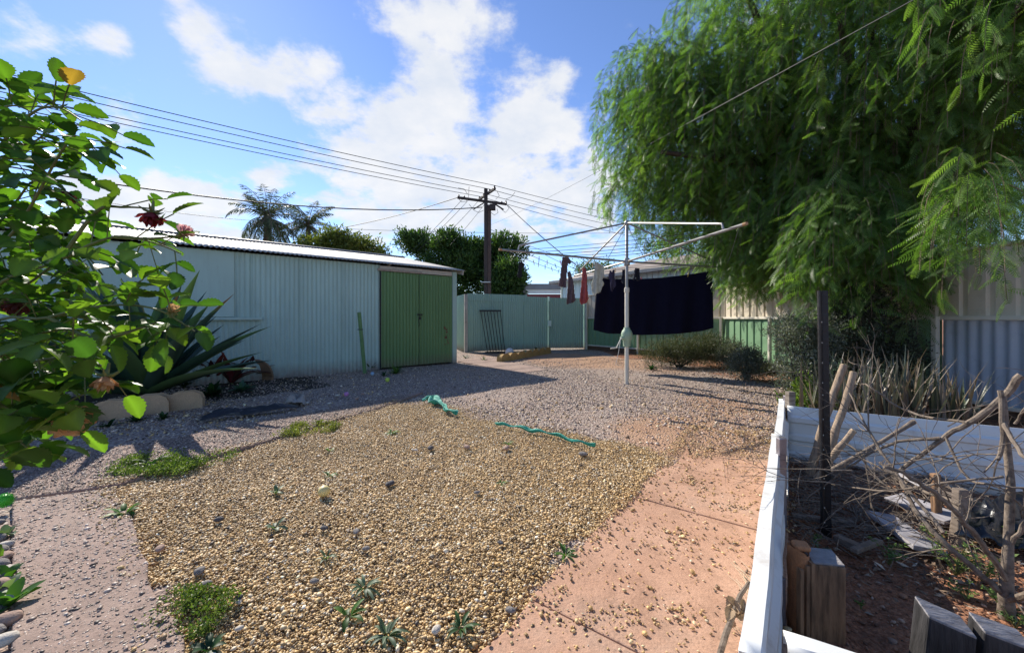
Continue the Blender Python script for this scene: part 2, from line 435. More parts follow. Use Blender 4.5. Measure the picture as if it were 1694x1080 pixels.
# ------------------------------------------------------------------ pebbles
phi = (1+5**.5)/2
ICO = unit(np.array([(-1,phi,0),(1,phi,0),(-1,-phi,0),(1,-phi,0),(0,-1,phi),(0,1,phi),(0,-1,-phi),(0,1,-phi),(phi,0,-1),(phi,0,1),(-phi,0,-1),(-phi,0,1)], float))
ICF = np.array([(0,11,5),(0,5,1),(0,1,7),(0,7,10),(0,10,11),(1,5,9),(5,11,4),(11,10,2),(10,7,6),(7,1,8),(3,9,4),(3,4,2),(3,2,6),(3,6,8),(3,8,9),(4,9,5),(2,4,11),(6,2,10),(8,6,7),(9,8,1)])
def pebbles(name, P, size, cols, mat, flat=(.45, .8), **kw):
    n = len(P); r = np.asarray(size)[:, None, None]*.5
    a = rand_unit(n); a[:, 2] *= .25; a = unit(a)
    up_ = unit(np.stack([RNG.normal(size=n)*.3, RNG.normal(size=n)*.3, np.ones(n)], 1))
    b = unit(np.cross(up_, a)); cN = np.cross(a, b)
    jit = ICO[None]*(1+RNG.normal(size=(n, 12, 1))*.11)
    sx = 1.15; sy = RNG.uniform(.7, 1.0, (n, 1, 1)); sz = RNG.uniform(*flat, (n, 1, 1))
    v = (jit[:, :, 0:1]*sx*a[:, None]+jit[:, :, 1:2]*sy*b[:, None]+jit[:, :, 2:3]*sz*cN[:, None])*r+P[:, None]
    f = (ICF[None]+12*np.arange(n)[:, None, None]).reshape(-1, 3)
    return build_np(name, v.reshape(-1, 3), f, mat, cols=np.repeat(cols, 12, 0), smooth=True, **kw)
PEB = attrM('pebble_stone', .55, .22, 220, .4)
YCOL = [(.085,.065,.05),(.24,.145,.07),(.47,.29,.11),(.62,.41,.17),(.69,.49,.25),(.73,.59,.38),(.78,.70,.56)]
GCOL = [(.09,.068,.062),(.21,.155,.135),(.33,.25,.21),(.44,.335,.27),(.55,.43,.34),(.69,.6,.48)]
xs = [p[0] for p in P_BED]; ys = [p[1] for p in P_BED]
def scatter(n, x0, x1, y0, y1): return RNG.uniform(x0, x1, n), RNG.uniform(y0, y1, n)
x, y = scatter(380000, -2.95, 1.5, .9, 5.4)
dwx = x+(fbm(x*2.2, y*2.2, 21)-.5)*.5+RNG.normal(size=x.shape)*(.02+.08*sstep(2.6, 4.6, y)); dwy = y+(fbm(x*2.2, y*2.2, 33)-.5)*.4+RNG.normal(size=x.shape)*(.02+.12*sstep(2.6, 4.6, y))
k = in_poly(dwx, dwy, P_BED) & ((~in_poly(x, y, pl)) | (RNG.random(len(x)) < .10+.5*sstep(.5,.7,fbm(x*3,y*3,71)))) & (RNG.random(len(x)) < 1.05-.42*sstep(1.8, 4.2, y))
x, y = x[k], y[k]
def slab_h(x, y):                                      # is (x,y) on the orange slab or the pink paths
    so = (x-EL.x)*U_SH.y-(y-EL.y)*U_SH.x; al = (x-EL.x)*U_SH.x+(y-EL.y)*U_SH.y
    on = ((so > 0) & (so < W_PATH) & (al < 2.5)) | in_poly(x, y, pl) | in_poly(x, y, lo+[gr(21,830)[:2], gr(-120,850)[:2]]+up)
    return np.where(on, .022, -9)
hz = np.maximum(ground_h(x, y)+.002+.022*(fbm(x*2.6, y*2.6, 55)-.45), slab_h(x, y)); sz = np.clip(RNG.lognormal(math.log(.0082), .40, len(x)), .0035, .026)
tt = np.clip(RNG.normal(.5, .24, len(x))+.35*(fbm(x*2.5, y*2.5, 77)-.5), 0, 1)
BED_PEB = pebbles('gravel', np.stack([x, y, hz+sz*.22+RNG.random(len(x))*.008], 1), sz, lerp_cols(len(x), YCOL, .22, tt), PEB, flat=(.35,.7), label='yellow and tan river pebbles filling the middle bed', cat='gravel', kind='stuff')
# grey driveway gravel further back
x, y = scatter(90000, -5.5, 5.2, 3.2, 10.5)
so = (x-SH0.x)*U_SH.y-(y-SH0.y)*U_SH.x
bed = in_poly(x+(fbm(x*2.2, y*2.2, 21)-.5)*.4, y, P_BED)
p_ = (sstep(.36, .62, fbm(x*.9, y*.9, 41))*.7+.3)*(1-.8*np.exp(-(((x-1.9)/1.4)**2+((y-9.9)/1.2)**2)))*(.45+.55*sstep(9.5, 5, y))
kk = (~bed) & (so < -.05) & (RNG.random(len(x)) < p_) & ((x-P0.x)*NSH.x+(y-P0.y)*NSH.y < -.06) & (slab_h(x, y) < 0)
x, y = x[kk], y[kk]; sz = np.clip(RNG.lognormal(math.log(.0155), .35, len(x)), .007, .045)
tt = np.clip(RNG.normal(.5, .22, len(x)), 0, 1); cc = lerp_cols(len(x), GCOL, .2, tt)
ym = RNG.random(len(x)) < .12+.25*np.exp(-((y-4)/1.2)**2); cc[ym] = lerp_cols(ym.sum(), YCOL, .2)
pebbles('gravel', np.stack([x, y, ground_h(x, y)+sz*.2], 1), sz, cc, PEB, label='grey crushed gravel spread over the back of the yard', cat='gravel', kind='stuff')
# loose stones on the paths
xa, ya = scatter(60000, -.5, 2.6, .9, 3.9)
so = (xa-EL.x)*U_SH.y-(ya-EL.y)*U_SH.x; al = (xa-EL.x)*U_SH.x+(ya-EL.y)*U_SH.y
cl_ = sstep(.56, .74, fbm(xa*5, ya*5, 51))*.5+.085+.75*np.exp(-(so/.07)**2)*sstep(.2, .5, fbm(xa*3, ya*3, 14))+.30*sstep(1.5, 2.7, al)*sstep(.42, .62, fbm(xa*6, ya*6, 52))
k1 = (so > -.02) & (so < W_PATH+.03) & (RNG.random(len(xa)) < cl_)
xb, yb = scatter(170000, -4.2, -.5, .9, 5.4)
onl = in_poly(xb, yb, pl) | in_poly(xb, yb, lo+[gr(21,830)[:2], gr(-120,850)[:2]]+up)
k2 = onl & (RNG.random(len(xb)) < .75+.25*sstep(.48, .68, fbm(xb*4, yb*4, 61)))
x = np.concatenate([xa[k1], xb[k2]]); y = np.concatenate([ya[k1], yb[k2]]); na = k1.sum()
sz = np.clip(RNG.lognormal(math.log(.0092), .38, len(x)), .004, .026); sz[na:] *= RNG.uniform(.5, 1.1, len(x)-na)
cc = np.concatenate([lerp_cols(na, YCOL, .2, np.clip(RNG.normal(.38,.25,na),0,1)), lerp_cols(len(x)-na, [(.10,.075,.06),(.18,.13,.105),(.27,.195,.155),(.36,.27,.215),(.52,.43,.36)], .18)])
zp = np.where(np.arange(len(x)) < na, .022+sz*.25, .0245+sz*.10)
pebbles('gravel', np.stack([x, y, zp], 1), sz, cc, PEB, flat=(.25,.6), label='loose stones strewn over the concrete paths', cat='gravel', kind='stuff')

# ================================================================== corrugated sheets
def corr(mb, p0, p1, z0, z1, pitch=.076, amp=.009, prof='corr', zfn=None, rows=1, ripple=0):
    p0, p1 = V((p0[0], p0[1], 0)), V((p1[0], p1[1], 0)); L = (p1-p0).length; d = (p1-p0)/L; n = V((d.y, -d.x, 0))
    st = []
    if prof == 'corr':
        k = max(8, int(L/pitch*8)); st = [(L*i/k, amp*math.sin(2*math.pi*(L*i/k)/pitch)) for i in range(k+1)]
    else:
        x = 0
        while x < L:
            for dx, o in ((0,0),(.36,0),(.44,1),(.62,1),(.70,0)):
                if x+dx*pitch < L: st.append((x+dx*pitch, o*amp))
            x += pitch
        st.append((L, 0))
    k0 = len(mb.v); m = rows+1
    for s_, o in st:
        a, b = (zfn(s_/L) if zfn else (z0, z1))
        for r in range(m):
            q = r/rows; rip = ripple*(math.sin(s_*2.1+q*3)+math.sin(s_*5.3-q*5)) if ripple else 0
            p = p0+d*s_+n*(o+rip); mb.v.append(V((p.x, p.y, a+(b-a)*q)))
    for i in range(len(st)-1):
        for r in range(rows):
            a = k0+i*m+r; mb.f.append((a, a+m, a+m+1, a+1))
    return mb

# ================================================================== SHED
def wallM(name, col, grime, splash):
    t = NT(name); v = t.coord(); vs_ = t.coord((4, 4, .35))
    c = t.ramp(t.noise(t.coord((1, 1, .5)), 1.6, 5), [(.3, sc3(col, .92)), (.7, sc3(col, 1.07))])
    c = t.mix(t.ramp(t.noise(vs_, 3.0, 6, .7), [(.5, 0.0), (.8, .55)]), c, grime)             # rain streaks
    c = t.mix(t.ramp(t.noise(v, 22, 5, .7), [(.62, 0.0), (.72, .6)]), c, sc3(grime, .8))      # scuffs and spots
    sx = t.n('ShaderNodeSeparateXYZ'); t.l(v, sx.inputs[0])
    m = t.n('ShaderNodeMapRange'); t.l(sx.outputs[2], m.inputs['Value']); m.inputs['From Min'].default_value = .34; m.inputs['From Max'].default_value = .0
    c = t.mix(t.ramp(t.math('MULTIPLY', m.outputs[0], t.math('ADD', t.noise(v, 7, 6, .7), .25)), [(.15, 0.0), (.75, .85)]), c, splash)   # mud splashed up from the ground
    return t.done(t.bsdf(c, .5, 0, t.bump(t.noise(v, 9, 3), .25, .02), .4))
TEAL_W = wallM('pale_teal_paint', (.375,.51,.46), (.28,.36,.32), (.24,.18,.15))
TEAL_F = wallM('teal_fence_paint', (.31,.48,.40), (.22,.33,.28), (.24,.18,.14))
GREEN_D = wallM('green_door_paint', (.11,.21,.078), (.075,.135,.055), (.15,.13,.08))
ROOF_M = M('weathered_zinc_roof', (.40,.385,.36), .7, .0, .12, 3, (40,.1), dirt=((.46,.42,.37), .5, .8, 2.5))
TIMBER_P = M('faded_painted_timber', (.46,.43,.38), .75, 0, .15, 6, (60,.4), dirt=((.25,.19,.14), .55, .75, 9))
DARK_M = M('dark_iron', (.03,.03,.032), .5, .5, .3, 10)
RUST = M('rusty_steel', (.19,.085,.045), .75, .3, .35, 14, (60,.4), dirt=((.05,.04,.04), .45, .7, 9))
GALV = M('galvanised_steel', (.50,.50,.50), .42, .75, .15, 9, (50,.1), dirt=((.34,.33,.33), .5, .8, 6))
def S(s, o, z): p = P0+DSH*s+NSH*o; return V((p.x, p.y, z))
shed = thing('garden_shed', 'pale teal corrugated iron shed with green double doors', 'shed', P0)
EAVE = 2.25; DEP = 6.6; RIDGE = 2.97; LEN = 9.5
mb = MB(); corr(mb, S(LEN, 0, 0), S(1.90, 0, 0), .0, EAVE-.02, rows=4, ripple=.003); mb.build('wall', TEAL_W, shed, angle=80)
mb = MB(); corr(mb, S(0, .02, 0), S(0, DEP, 0), .0, EAVE, zfn=lambda q: (0, EAVE-.02+(RIDGE-EAVE-.02)*(1-abs(2*q-1)))); mb.build('wall', TEAL_W, shed, angle=80)
mb = MB(); corr(mb, S(0, DEP, 0), S(LEN, DEP, 0), .0, EAVE-.02); mb.build('wall', TEAL_W, shed, angle=80)
mb = MB(); corr(mb, S(LEN, DEP, 0), S(LEN, 0, 0), .0, EAVE, zfn=lambda q: (0, EAVE-.02+(RIDGE-EAVE-.02)*(1-abs(2*q-1)))); mb.build('wall', TEAL_W, shed, angle=80)
# flat cover sheet over the old window, sill
mb = MB(); mb.pbox(S(4.45, -.028, 1.12), S(6.7, -.028, 1.12)-S(4.45, -.028, 1.12), NSH*.010, V((0,0,EAVE-1.16)))
cover = mb.build('window_cover', TEAL_W, shed, smooth=False)
MB().pbox(S(4.05, -.075, 1.065), S(6.8,0,0)-S(4.05,0,0), NSH*.06, V((0,0,.045))).build('sill', TEAL_W, cover, smooth=False, bevel=.004)
# doors
for a, b in ((.13, .995), (1.005, 1.885)):
    mb = MB(); corr(mb, S(b, -.015, 0), S(a, -.015, 0), .035, 2.10, pitch=.076, amp=.008, rows=3, ripple=.002); d_ = mb.build('door', GREEN_D, shed, angle=80)
    if a > 1: door_l = d_
    else: door_r = d_
mb = MB(); mb.pbox(S(1.06,-.05,1.16), S(.93,0,0)-S(1.06,0,0), NSH*.02, V((0,0,.035))); mb.build('hasp', DARK_M, door_l, smooth=False)
mb = MB(); mb.box(S(1.0,-.055,1.09), (.045,.03,.05)); mb.tube([S(1.01,-.055,1.11), S(1.01,-.055,1.16), S(.985,-.055,1.16), S(.985,-.055,1.11)], .005, 6)
mb.tube([S(1.02,-.05,1.12), S(1.03,-.05,1.02), S(1.01,-.05,.96), S(1.03,-.05,.9)], .007, 6); mb.build('padlock', DARK_M, door_l)
mb = MB()
for q in range(14):
    z = .42+random.random()*.42; s_ = .22+random.random()*.10; mb.pbox(S(s_,-.026,z), DSH*random.uniform(.01,.05), NSH*.003, V((0,0,random.uniform(.02,.07))))
mb.build('rust_patch', RUST, door_r, smooth=False)['kind'] = 'stuff'
MB().pbox(S(.12,-.03,0), S(0,0,0)-S(.12,0,0), NSH*.09, V((0,0,EAVE-.03))).build('corner_post', TEAL_W, shed, smooth=False, bevel=.004)
MB().pbox(S(1.92,-.035,2.115), S(.14,0,0)-S(1.92,0,0), NSH*.05, V((0,0,.10))).build('lintel', TIMBER_P, shed, smooth=False, bevel=.004)
MB().pbox(S(1.98,-.06,2.105), S(.95,0,0)-S(1.98,0,0), NSH*.022, V((0,0,.045))).build('door_track', M('weathered_brown_board', (.34,.27,.22), .8, 0, .2, 9), shed, smooth=False, bevel=.003)
MB().pbox(S(1.915,-.02,0.0), S(1.89,0,0)-S(1.915,0,0), NSH*.04, V((0,0,2.10))).build('door_jamb', DARK_M, shed, smooth=False)
# lapped sheet edges
mb = MB()
for q in range(10):
    s_ = 2.66+q*.765
    if s_ < LEN: mb.pbox(S(s_, -.0125, .02), DSH*.012, NSH*.004, V((0,0,EAVE-.06)))
mb.build('sheet_laps', TEAL_W, shed, smooth=False)['kind'] = 'stuff'
# screws on the wall
mb = MB()
for z in (.25, 1.1, 2.0):
    for q in range(20): 
        s_ = 2.1+q*.38; mb.lathe(S(s_, -.012, z), [(.006,-.004),(.006,.004)], 6)
mb.build('screws', GALV, shed)['kind'] = 'stuff'
def roof_slope(o0, z0, o1, z1):
    mb = MB(); n = int((LEN+.35)/.076*6)
    nn = V((0,0,1))
    def fn(u, v_):
        s_ = -.17+(LEN+.35)*u; o = o0+(o1-o0)*v_; z = z0+(z1-z0)*v_
        return S(s_, o, z+.010*math.sin(2*math.pi*s_/.076))
    mb.grid(fn, n, 5); return mb
roof_slope(-.16, EAVE+.005, DEP/2, RIDGE).build('roof', ROOF_M, shed, angle=80, solid=.004)
roof_slope(DEP+.16, EAVE+.005, DEP/2, RIDGE).build('roof', ROOF_M, shed, angle=80, solid=.004)
MB().tube([S(-.18, DEP/2, RIDGE+.01), S(LEN+.18, DEP/2, RIDGE+.01)], .05, 8).build('ridge_cap', M('dark_ridge_zinc', (.22,.21,.2), .5, .4), shed)
mb = MB()
for s_, o_ in ((-.11, 0), (-.11, DEP/2)):
    mb.beam(S(s_, -.14 if o_ == 0 else DEP+.14, EAVE-.055), S(s_, DEP/2, RIDGE-.06), .03, .09)
mb.build('barge_board', TIMBER_P, shed, smooth=False)

# ================================================================== TEAL FENCE AND GATE
F0, F1 = V((-1.52, 12.35, 0)), V((2.62, 13.82, 0)); FD = (F1-F0).normalized(); FN = V((FD.y, -FD.x, 0)); FL = (F1-F0).length
def F(s, o, z): p = F0+FD*s+FN*o; return V((p.x, p.y, z))
fen = thing('metal_fence', 'sea green corrugated iron fence with a gate beside the shed', 'fence', F0)
sg = FL*.672
mb = MB(); corr(mb, F(.10,0,0), F(sg-.03,0,0), .03, 1.84, zfn=lambda q: (.02+.02*q, 1.86-.05*q), rows=3, ripple=.004); mb.build('panel', TEAL_F, fen, angle=80)
mb = MB(); corr(mb, F(.10,.026,0), F(2.15,.026,0), 1.66, 1.875, zfn=lambda q: (1.66-.02*q, 1.885-.015*q)); mb.build('panel', TEAL_F, fen, angle=80)
mb = MB(); corr(mb, F(1.28,.022,0), F(2.02,.022,0), .05, 1.62, zfn=lambda q: (.05, 1.64)); mb.build('panel', TEAL_F, fen, angle=80)
gate = None
mb = MB(); corr(mb, F(sg+.03,-.01,0), F(FL-.06,-.01,0), .05, 1.82, zfn=lambda q: (.06-.03*q, 1.80+.01*q), rows=3, ripple=.003); gate = mb.build('gate', TEAL_F, fen, angle=80)
LT = M('mint_plastic', (.62,.80,.74), .5, 0, .05)
MB().pbox(F(sg-.05,.03,.82), FD*.13, FN*.03, V((0,0,.19))).build('latch_plate', LT, gate, smooth=False, bevel=.004)
MB().pbox(F(sg-.02,.012,1.68), FD*.055, FN*.03, V((0,0,.14))).build('post_cap', LT, fen, smooth=False, bevel=.004)
for s_, w_ in ((0,.1), (sg-.022,.045), (FL-.05,.06)):
    MB().pbox(F(s_,-.04,0), FD*w_, FN*.07, V((0,0,1.86 if s_ == 0 else 1.83))).build('post', TEAL_F if s_ else TIMBER_P, fen, smooth=False, bevel=.004)
mb = MB(); corr(mb, F(0,.0,0), F(0,-1.4,0), .02, 1.86); mb.build('panel', TEAL_F, fen, angle=80)
back = thing('metal_fence', 'pale mint corrugated fence glimpsed in the gap beside the shed', 'fence', (-2.9, 16, 0))
mb = MB(); corr(mb, (-4.2,16,0), (-1.3,16.2,0), .02, 1.95); mb.build('panel', TEAL_W, back, angle=80)
MB().box((-2.15,15.97,1.0), (.07,.05,2.0)).build('post', TEAL_W, back, smooth=False)
mb = MB(); mb.box((-2.12,15.93,1.25), (.10,.05,.16)); mb.box((-2.02,15.92,1.25), (.12,.03,.05)); mb.build('latch', DARK_M, back, smooth=False)

# ================================================================== TAN / GREEN SIDE FENCE
TAN = M('cream_steel', (.60,.52,.40), .5, 0, .06, 2, (60,.08), dirt=((.36,.30,.22), .56, .9, 2.5))
GRN = M('rivergum_green_steel', (.16,.29,.16), .5, 0, .07, 2, (60,.08), dirt=((.09,.16,.1), .56, .9, 2.5))
SLATE = M('slate_grey_steel', (.38,.41,.46), .5, .05, .08, 2, (60,.08), dirt=((.18,.19,.22), .55, .85, 3))
PLINTH = wood('brown_plinth_board', (.17,.10,.06), (.06,.04,.03), stretch=(3,3,14))
CREAM_P = M('cream_post_paint', (.62,.58,.48), .5, 0, .06)
Q0, Q1, Q3 = V((2.65,13.6,0)), V((5.35,9.75,0)), V((5.16,.2,0))
def fence_run(root, A, B, parts, top=1.88, rail=1.10, plinth=True, posts=()):
    d = (B-A); L = d.length; d = d/L; n = V((d.y,-d.x,0))      # n faces the yard
    if n.x > 0: n = -n
    for (s0, s1, z0, z1, m, prof, pitch, amp) in parts:
        mb = MB(); corr(mb, A+d*s1, A+d*s0, z0, z1, pitch, amp, prof); mb.build('panel', m, root, angle=30 if prof != 'corr' else 80)
    for z, hh in ((rail, .045), (.155, .04)):
        MB().pbox(A+n*.012+V((0,0,z-hh/2)), d*L, n*.045, V((0,0,hh))).build('rail', CREAM_P, root, smooth=False, bevel=.004)
    MB().pbox(A-n*.02+V((0,0,top-.005)), d*L, n*.05, V((0,0,.03))).build('capping', TAN, root, smooth=False, bevel=.004)
    if plinth: MB().pbox(A-n*.02+V((0,0,-.02)), d*L, n*.035, V((0,0,.15))).build('plinth', PLINTH, root, smooth=False, bevel=.004)
    for s_, hh in posts:
        MB().pbox(A+d*(s_-.03)+n*.058, d*.06, n*.05, V((0,0,hh))).build('post', CREAM_P, root, smooth=False, bevel=.004)
L1 = (Q1-Q0).length
f1 = thing('steel_fence', 'cream over green steel fence behind the hanging navy sheet', 'fence', Q0)
fence_run(f1, Q0, Q1, [(0, L1, 1.12, 1.88, TAN, 'rib', .20, .022), (0, L1, .17, 1.08, GRN, 'rib', .20, .022)], posts=((.04,1.86),(L1*.463,1.1),(L1-.04,1.12)))
L2 = (Q3-Q1).length
f2 = thing('steel_fence', 'cream over green and slate grey steel fence under the pepper tree', 'fence', Q1)
sgr = (Q1.y-4.72)
fence_run(f2, Q1, Q3, [(0, L2, 1.12, 1.88, TAN, 'rib', .26, .024), (0, sgr, .17, 1.08, GRN, 'rib', .26, .022), (sgr, L2, .02, 1.08, SLATE, 'corr', .076*1.6, .013)], plinth=True, posts=((1.9,1.1),(sgr,1.12),(sgr+3.2,1.12)))

# ================================================================== NEIGHBOUR HOUSE, RED BUILDING
HB = M('pale_blue_cladding', (.58,.66,.74), .5, 0, .05, 2); HR = M('brown_grey_roof', (.36,.30,.25), .7, 0, .15, 3, (30,.3)); HG = M('grey_gutter', (.24,.24,.25), .5, .2, .1); WHITE = M('white_paint', (.8,.8,.78), .5, 0, .05)
H0, H1 = V((2.05,15.9,0)), V((5.75,10.15,0)); HD = (H1-H0).normalized(); HN = V((-HD.y, HD.x, 0)); HL = (H1-H0).length
if HN.x < 0: HN = -HN
def Hh(s, o, z): p = H0+HD*s+HN*o; return V((p.x, p.y, z))
house = thing('house', 'pale blue clad house with a brown grey roof behind the side fence', 'house', H0)
mb = MB(); corr(mb, Hh(HL,0,0), Hh(0,0,0), 0, 2.56, .21, .025, 'rib'); mb.build('wall', HB, house, angle=30)
mb = MB(); corr(mb, Hh(0,0,0), Hh(0,6,0), 0, 2.56, .21, .025, 'rib'); mb.build('wall', HB, house, angle=30)
mb = MB(); corr(mb, Hh(HL,6,0), Hh(HL,0,0), 0, 2.56, .21, .025, 'rib'); mb.build('wall', HB, house, angle=30)
e = .3; zr, ze = 3.45, 2.60
A_, B_, C_, D_ = Hh(-e,-e,ze), Hh(HL+e,-e,ze), Hh(HL+e,6+e,ze), Hh(-e,6+e,ze); R1, R2 = Hh(2.0,3,zr), Hh(HL+e,3,zr)
mb = MB()
def slope(p, q, r, s_, n, m):                            # ribbed roof plane p-q eave, s-r ridge
    def fn(u, v_):
        a = p.lerp(q, u); b = s_.lerp(r, u); w_ = a.lerp(b, v_); L = (q-p).length*u
        return w_+V((0,0,.012*math.sin(2*math.pi*L/.10)))
    mb.grid(fn, n, m)
slope(A_, B_, R2, R1, 300, 3); slope(C_, D_, R1, R2, 60, 2); slope(D_, A_, R1, R1+V((.01,0,0)), 60, 2)
mb.build('roof', HR, house, angle=70, solid=.01)
mb = MB(); mb.beam(Hh(-e-.05,-e-.06,ze-.04), Hh(HL+e,-e-.06,ze-.04), .12, .11); mb.beam(Hh(-e-.06,-e-.06,ze-.04), Hh(-e-.06,6,ze-.04), .12, .11); mb.build('gutter', HG, house, smooth=False, bevel=.01)
MB().beam(Hh(0,-.02,0)+V((0,0,0)), Hh(0,-.02,2.55), .10, .06, up=(1,0,0)).build('corner_trim', WHITE, house, smooth=False)
MB().beam(Hh(HL+e,-e,ze+.02), Hh(HL+e,3,zr+.03), .04, .12).build('barge_board', WHITE, house, smooth=False)
red_b = thing('shed', 'low red walled building with a grey flat roof beyond the gate', 'building', (2.4, 28, 0))
RB = M('red_wall', (.23,.035,.04), .5, 0, .08)
MB().box((2.6,28,1.35), (3.3,4,2.7)).build('wall', RB, red_b, smooth=False)
MB().box((2.6,25.97,2.87), (3.34,.1,.28)).build('white_trim', WHITE, red_b, smooth=False)
MB().box((2.58,28,3.2), (3.7,4.4,.36)).build('roof', HG, red_b, smooth=False)
MB().box((.88,26.1,1.5), (.24,.3,3.0)).build('side_panel', M('grey_side', (.3,.3,.3), .6), red_b, smooth=False)
MB().box((2.2,25.9,2.1), (1.6,.08,.42)).build('hatch', M('pale_vent', (.62,.62,.6), .5), red_b, smooth=False)

# ================================================================== POWER POLE AND LINES
POLE = M('dark_pole_timber', (.045,.032,.028), .8, 0, .3, 6, (20,.4), stretch=(1,1,.2)); WIRE = M('wire_black', (.02,.02,.022), .6); PORC = M('brown_insulator', (.03,.02,.02), .3)
pole = thing('power_pole', 'dark power pole with two crossarms behind the teal fence', 'power pole', (-1.5, 24, 0))
mb = MB(); mb.pbox((-1.73,23.9,0), (.22,0,0), (0,.2,0), (0,0,9.1)); p_main = mb.build('pole', POLE, pole, smooth=False, bevel=.01)
MB().pbox((-1.50,23.88,0), (.20,0,0), (0,.24,0), (0,0,8.1)).build('pole', M('brown_pole_timber', (.075,.045,.035), .8, 0, .3, 6), pole, smooth=False, bevel=.01)
MB().beam(at(757,327,23.3), at(838,338,24.7), .12, .14).build('crossarm', POLE, pole, smooth=False, bevel=.008)
MB().beam(at(793,330,25.0), at(819,312,23.0), .12, .14).build('crossarm', POLE, pole, smooth=False, bevel=.008)
MB().beam(at(784,346,23.6), at(800,336,24), .07, .07).build('brace', POLE, pole, smooth=False)
MB().beam(at(833,347,24.4), at(816,336,24), .07, .07).build('brace', POLE, pole, smooth=False)
MB().box(at(815,343,23.7), (.35,.3,.35)).build('junction_box', POLE, pole, smooth=False, bevel=.02)
MB().box(at(804,467,23.8), (.55,.3,.05)).build('band', GALV, pole, smooth=False)
for px, py, d in ((793,327,25),(800,322,24.4),(810,315,23.7),(818,309,23.0),(759,324,23.3),(768,326,23.5),(830,335,24.6),(837,334,24.7)):
    MB().lathe(at(px,py,d)+V((0,0,-.05)), [(.02,-.05),(.06,-.02),(.035,.03),(.065,.06),(.03,.11),(.01,.14)], 10).build('insulator', PORC, pole)
for pts in (((757,327),(763,334),(771,334),(775,326),(776,309)), ((776,338),(784,348),(792,352),(800,348)), ((838,338),(842,345),(836,352),(828,345)), ((822,345),(824,352),(818,356),(810,350)), ((758,311),(768,313),(774,322)), ((820,330),(826,324),(822,316)), ((836,330),(846,326),(852,318))):
    P_ = [at(a, b, 23.6) for a, b in pts]; MB().tube(P_, .014, 5).build('jumper_cable', WIRE, pole)
def line(label, p, q, sag, r=.014, group='overhead power lines', n=28, name='power_line'):
    p, q = V(p), V(q); pts = [p.lerp(q, i/n)-V((0,0,sag*4*(i/n)*(1-i/n))) for i in range(n+1)]
    MB().tube(pts, r, 5).build(name, WIRE, None, base=p, label=label, cat='power line', group=group)
def ext(p, q, a, b): p, q = V(p), V(q); return p+(q-p)*a, p+(q-p)*b
tops = [(818,307,23.0),(810,313,23.7),(800,320,24.4),(793,325,25.0)]
lefts = [(0,108,12.2),(0,122,12.5),(0,141,13.0),(20,155,13.2)]
rights = [(1060,358,30),(1060,370,30.5),(1060,378,31),(1060,390,31.4)]
nm = ['topmost','second from top','third from top','lowest']
for k in range(4):
    a, b = at(*tops[k]), at(*lefts[k]); line(f'{nm[k]} of the four wires rising left from the pole', a, a+(b-a)*1.5, .25, .016)
    b = at(*rights[k]); line(f'{nm[k]} of the four wires running right from the pole', a, a+(b-a)*1.6, .25, .016)
line('thick black cable sagging across the palm to the pole', at(-60,262,13), at(798,343,23.8), .75, .030)
line('thin wire passing behind the rose to the palm', at(-60,290,16), at(470,368,26), .35, .014)
line('cable from the left crossarm end down to the trees', at(757,327,23.3), at(560,378,30), .15, .024)
line('long service cable crossing the pepper tree to the pole', at(812,372,24), at(1630,-65,2.9), .12, .0045)
line('dark cable from the right crossarm end to the house roof', at(840,340,24.6), at(962,446,16.5), .1, .022)
line('faint level wire behind the pole at tree height', at(430,372,34), at(1075,385,34), .3, .016)
line('faint wire dropping from pole toward the hanging sock', at(812,380,24), at(930,425,30), .1, .014)
for k, (x_, y_) in enumerate(((660,425),(690,405),(720,395),(745,395))):
    line(['leftmost','second','third','rightmost'][k]+' of four thin wires fanning down left of the pole', at(*((766,329),(776,330),(790,334),(803,336))[k], 23.6), at(x_, y_+10, 21.5), .08, .012)
# ================================================================== VEGETATION
BARK = M('grey_brown_bark', (.15,.105,.075), .9, 0, .35, 5, (25,.8), stretch=(3,3,.6))
BARK_D = M('dark_bark', (.06,.045,.035), .9, 0, .35, 6, (25,.8), stretch=(3,3,.6))
LEAF_P = leafM('pepper_leaf', .5, (1.5,1.75,.5), .42, .32)
LEAF_G = leafM('tree_leaf', .35, (1.2,1.4,.5), .5, .3)
LEAF_R = leafM('rose_leaf', .45, (1.8,2.0,.5), .42, .22)
LEAF_S = leafM('shrub_leaf', .25, (1.2,1.3,.7), .6, .25)

# ---- pepper tree
def frond_template(nl, L, lw, ll):
    """rachis along +x, leaflets in xy plane, drooping in -z. returns verts (k*4,3)"""
    t = (np.arange(nl)+1)/(nl+.5); vs_ = []
    for sgn in (1, -1):
        px = t*L; pz = -.28*L*t**2
        ll_ = ll*np.sin(np.pi*np.clip(t*.78+.16, 0, 1))**.8
        P = np.stack([px, 0*px, pz], 1)
        D = unit(np.stack([np.full(nl, .55), np.full(nl, sgn*1.0), -.25-.5*t], 1))
        Sd = unit(np.stack([np.full(nl, 1.0), np.full(nl, -sgn*.55), -.4*t], 1))
        v, f = leaf_quads(P, D, Sd, ll_, lw); vs_.append(v)
    # rachis strip
    q = np.linspace(0, 1, 4)
    for i in range(3):
        a = np.array([q[i]*L, 0, -.28*L*q[i]**2]); b = np.array([q[i+1]*L, 0, -.28*L*q[i+1]**2]); h = np.array([0, lw*.22, 0])
        vs_.append(np.stack([a-h, a+h, b+h, b-h]))
    return np.concatenate(vs_)
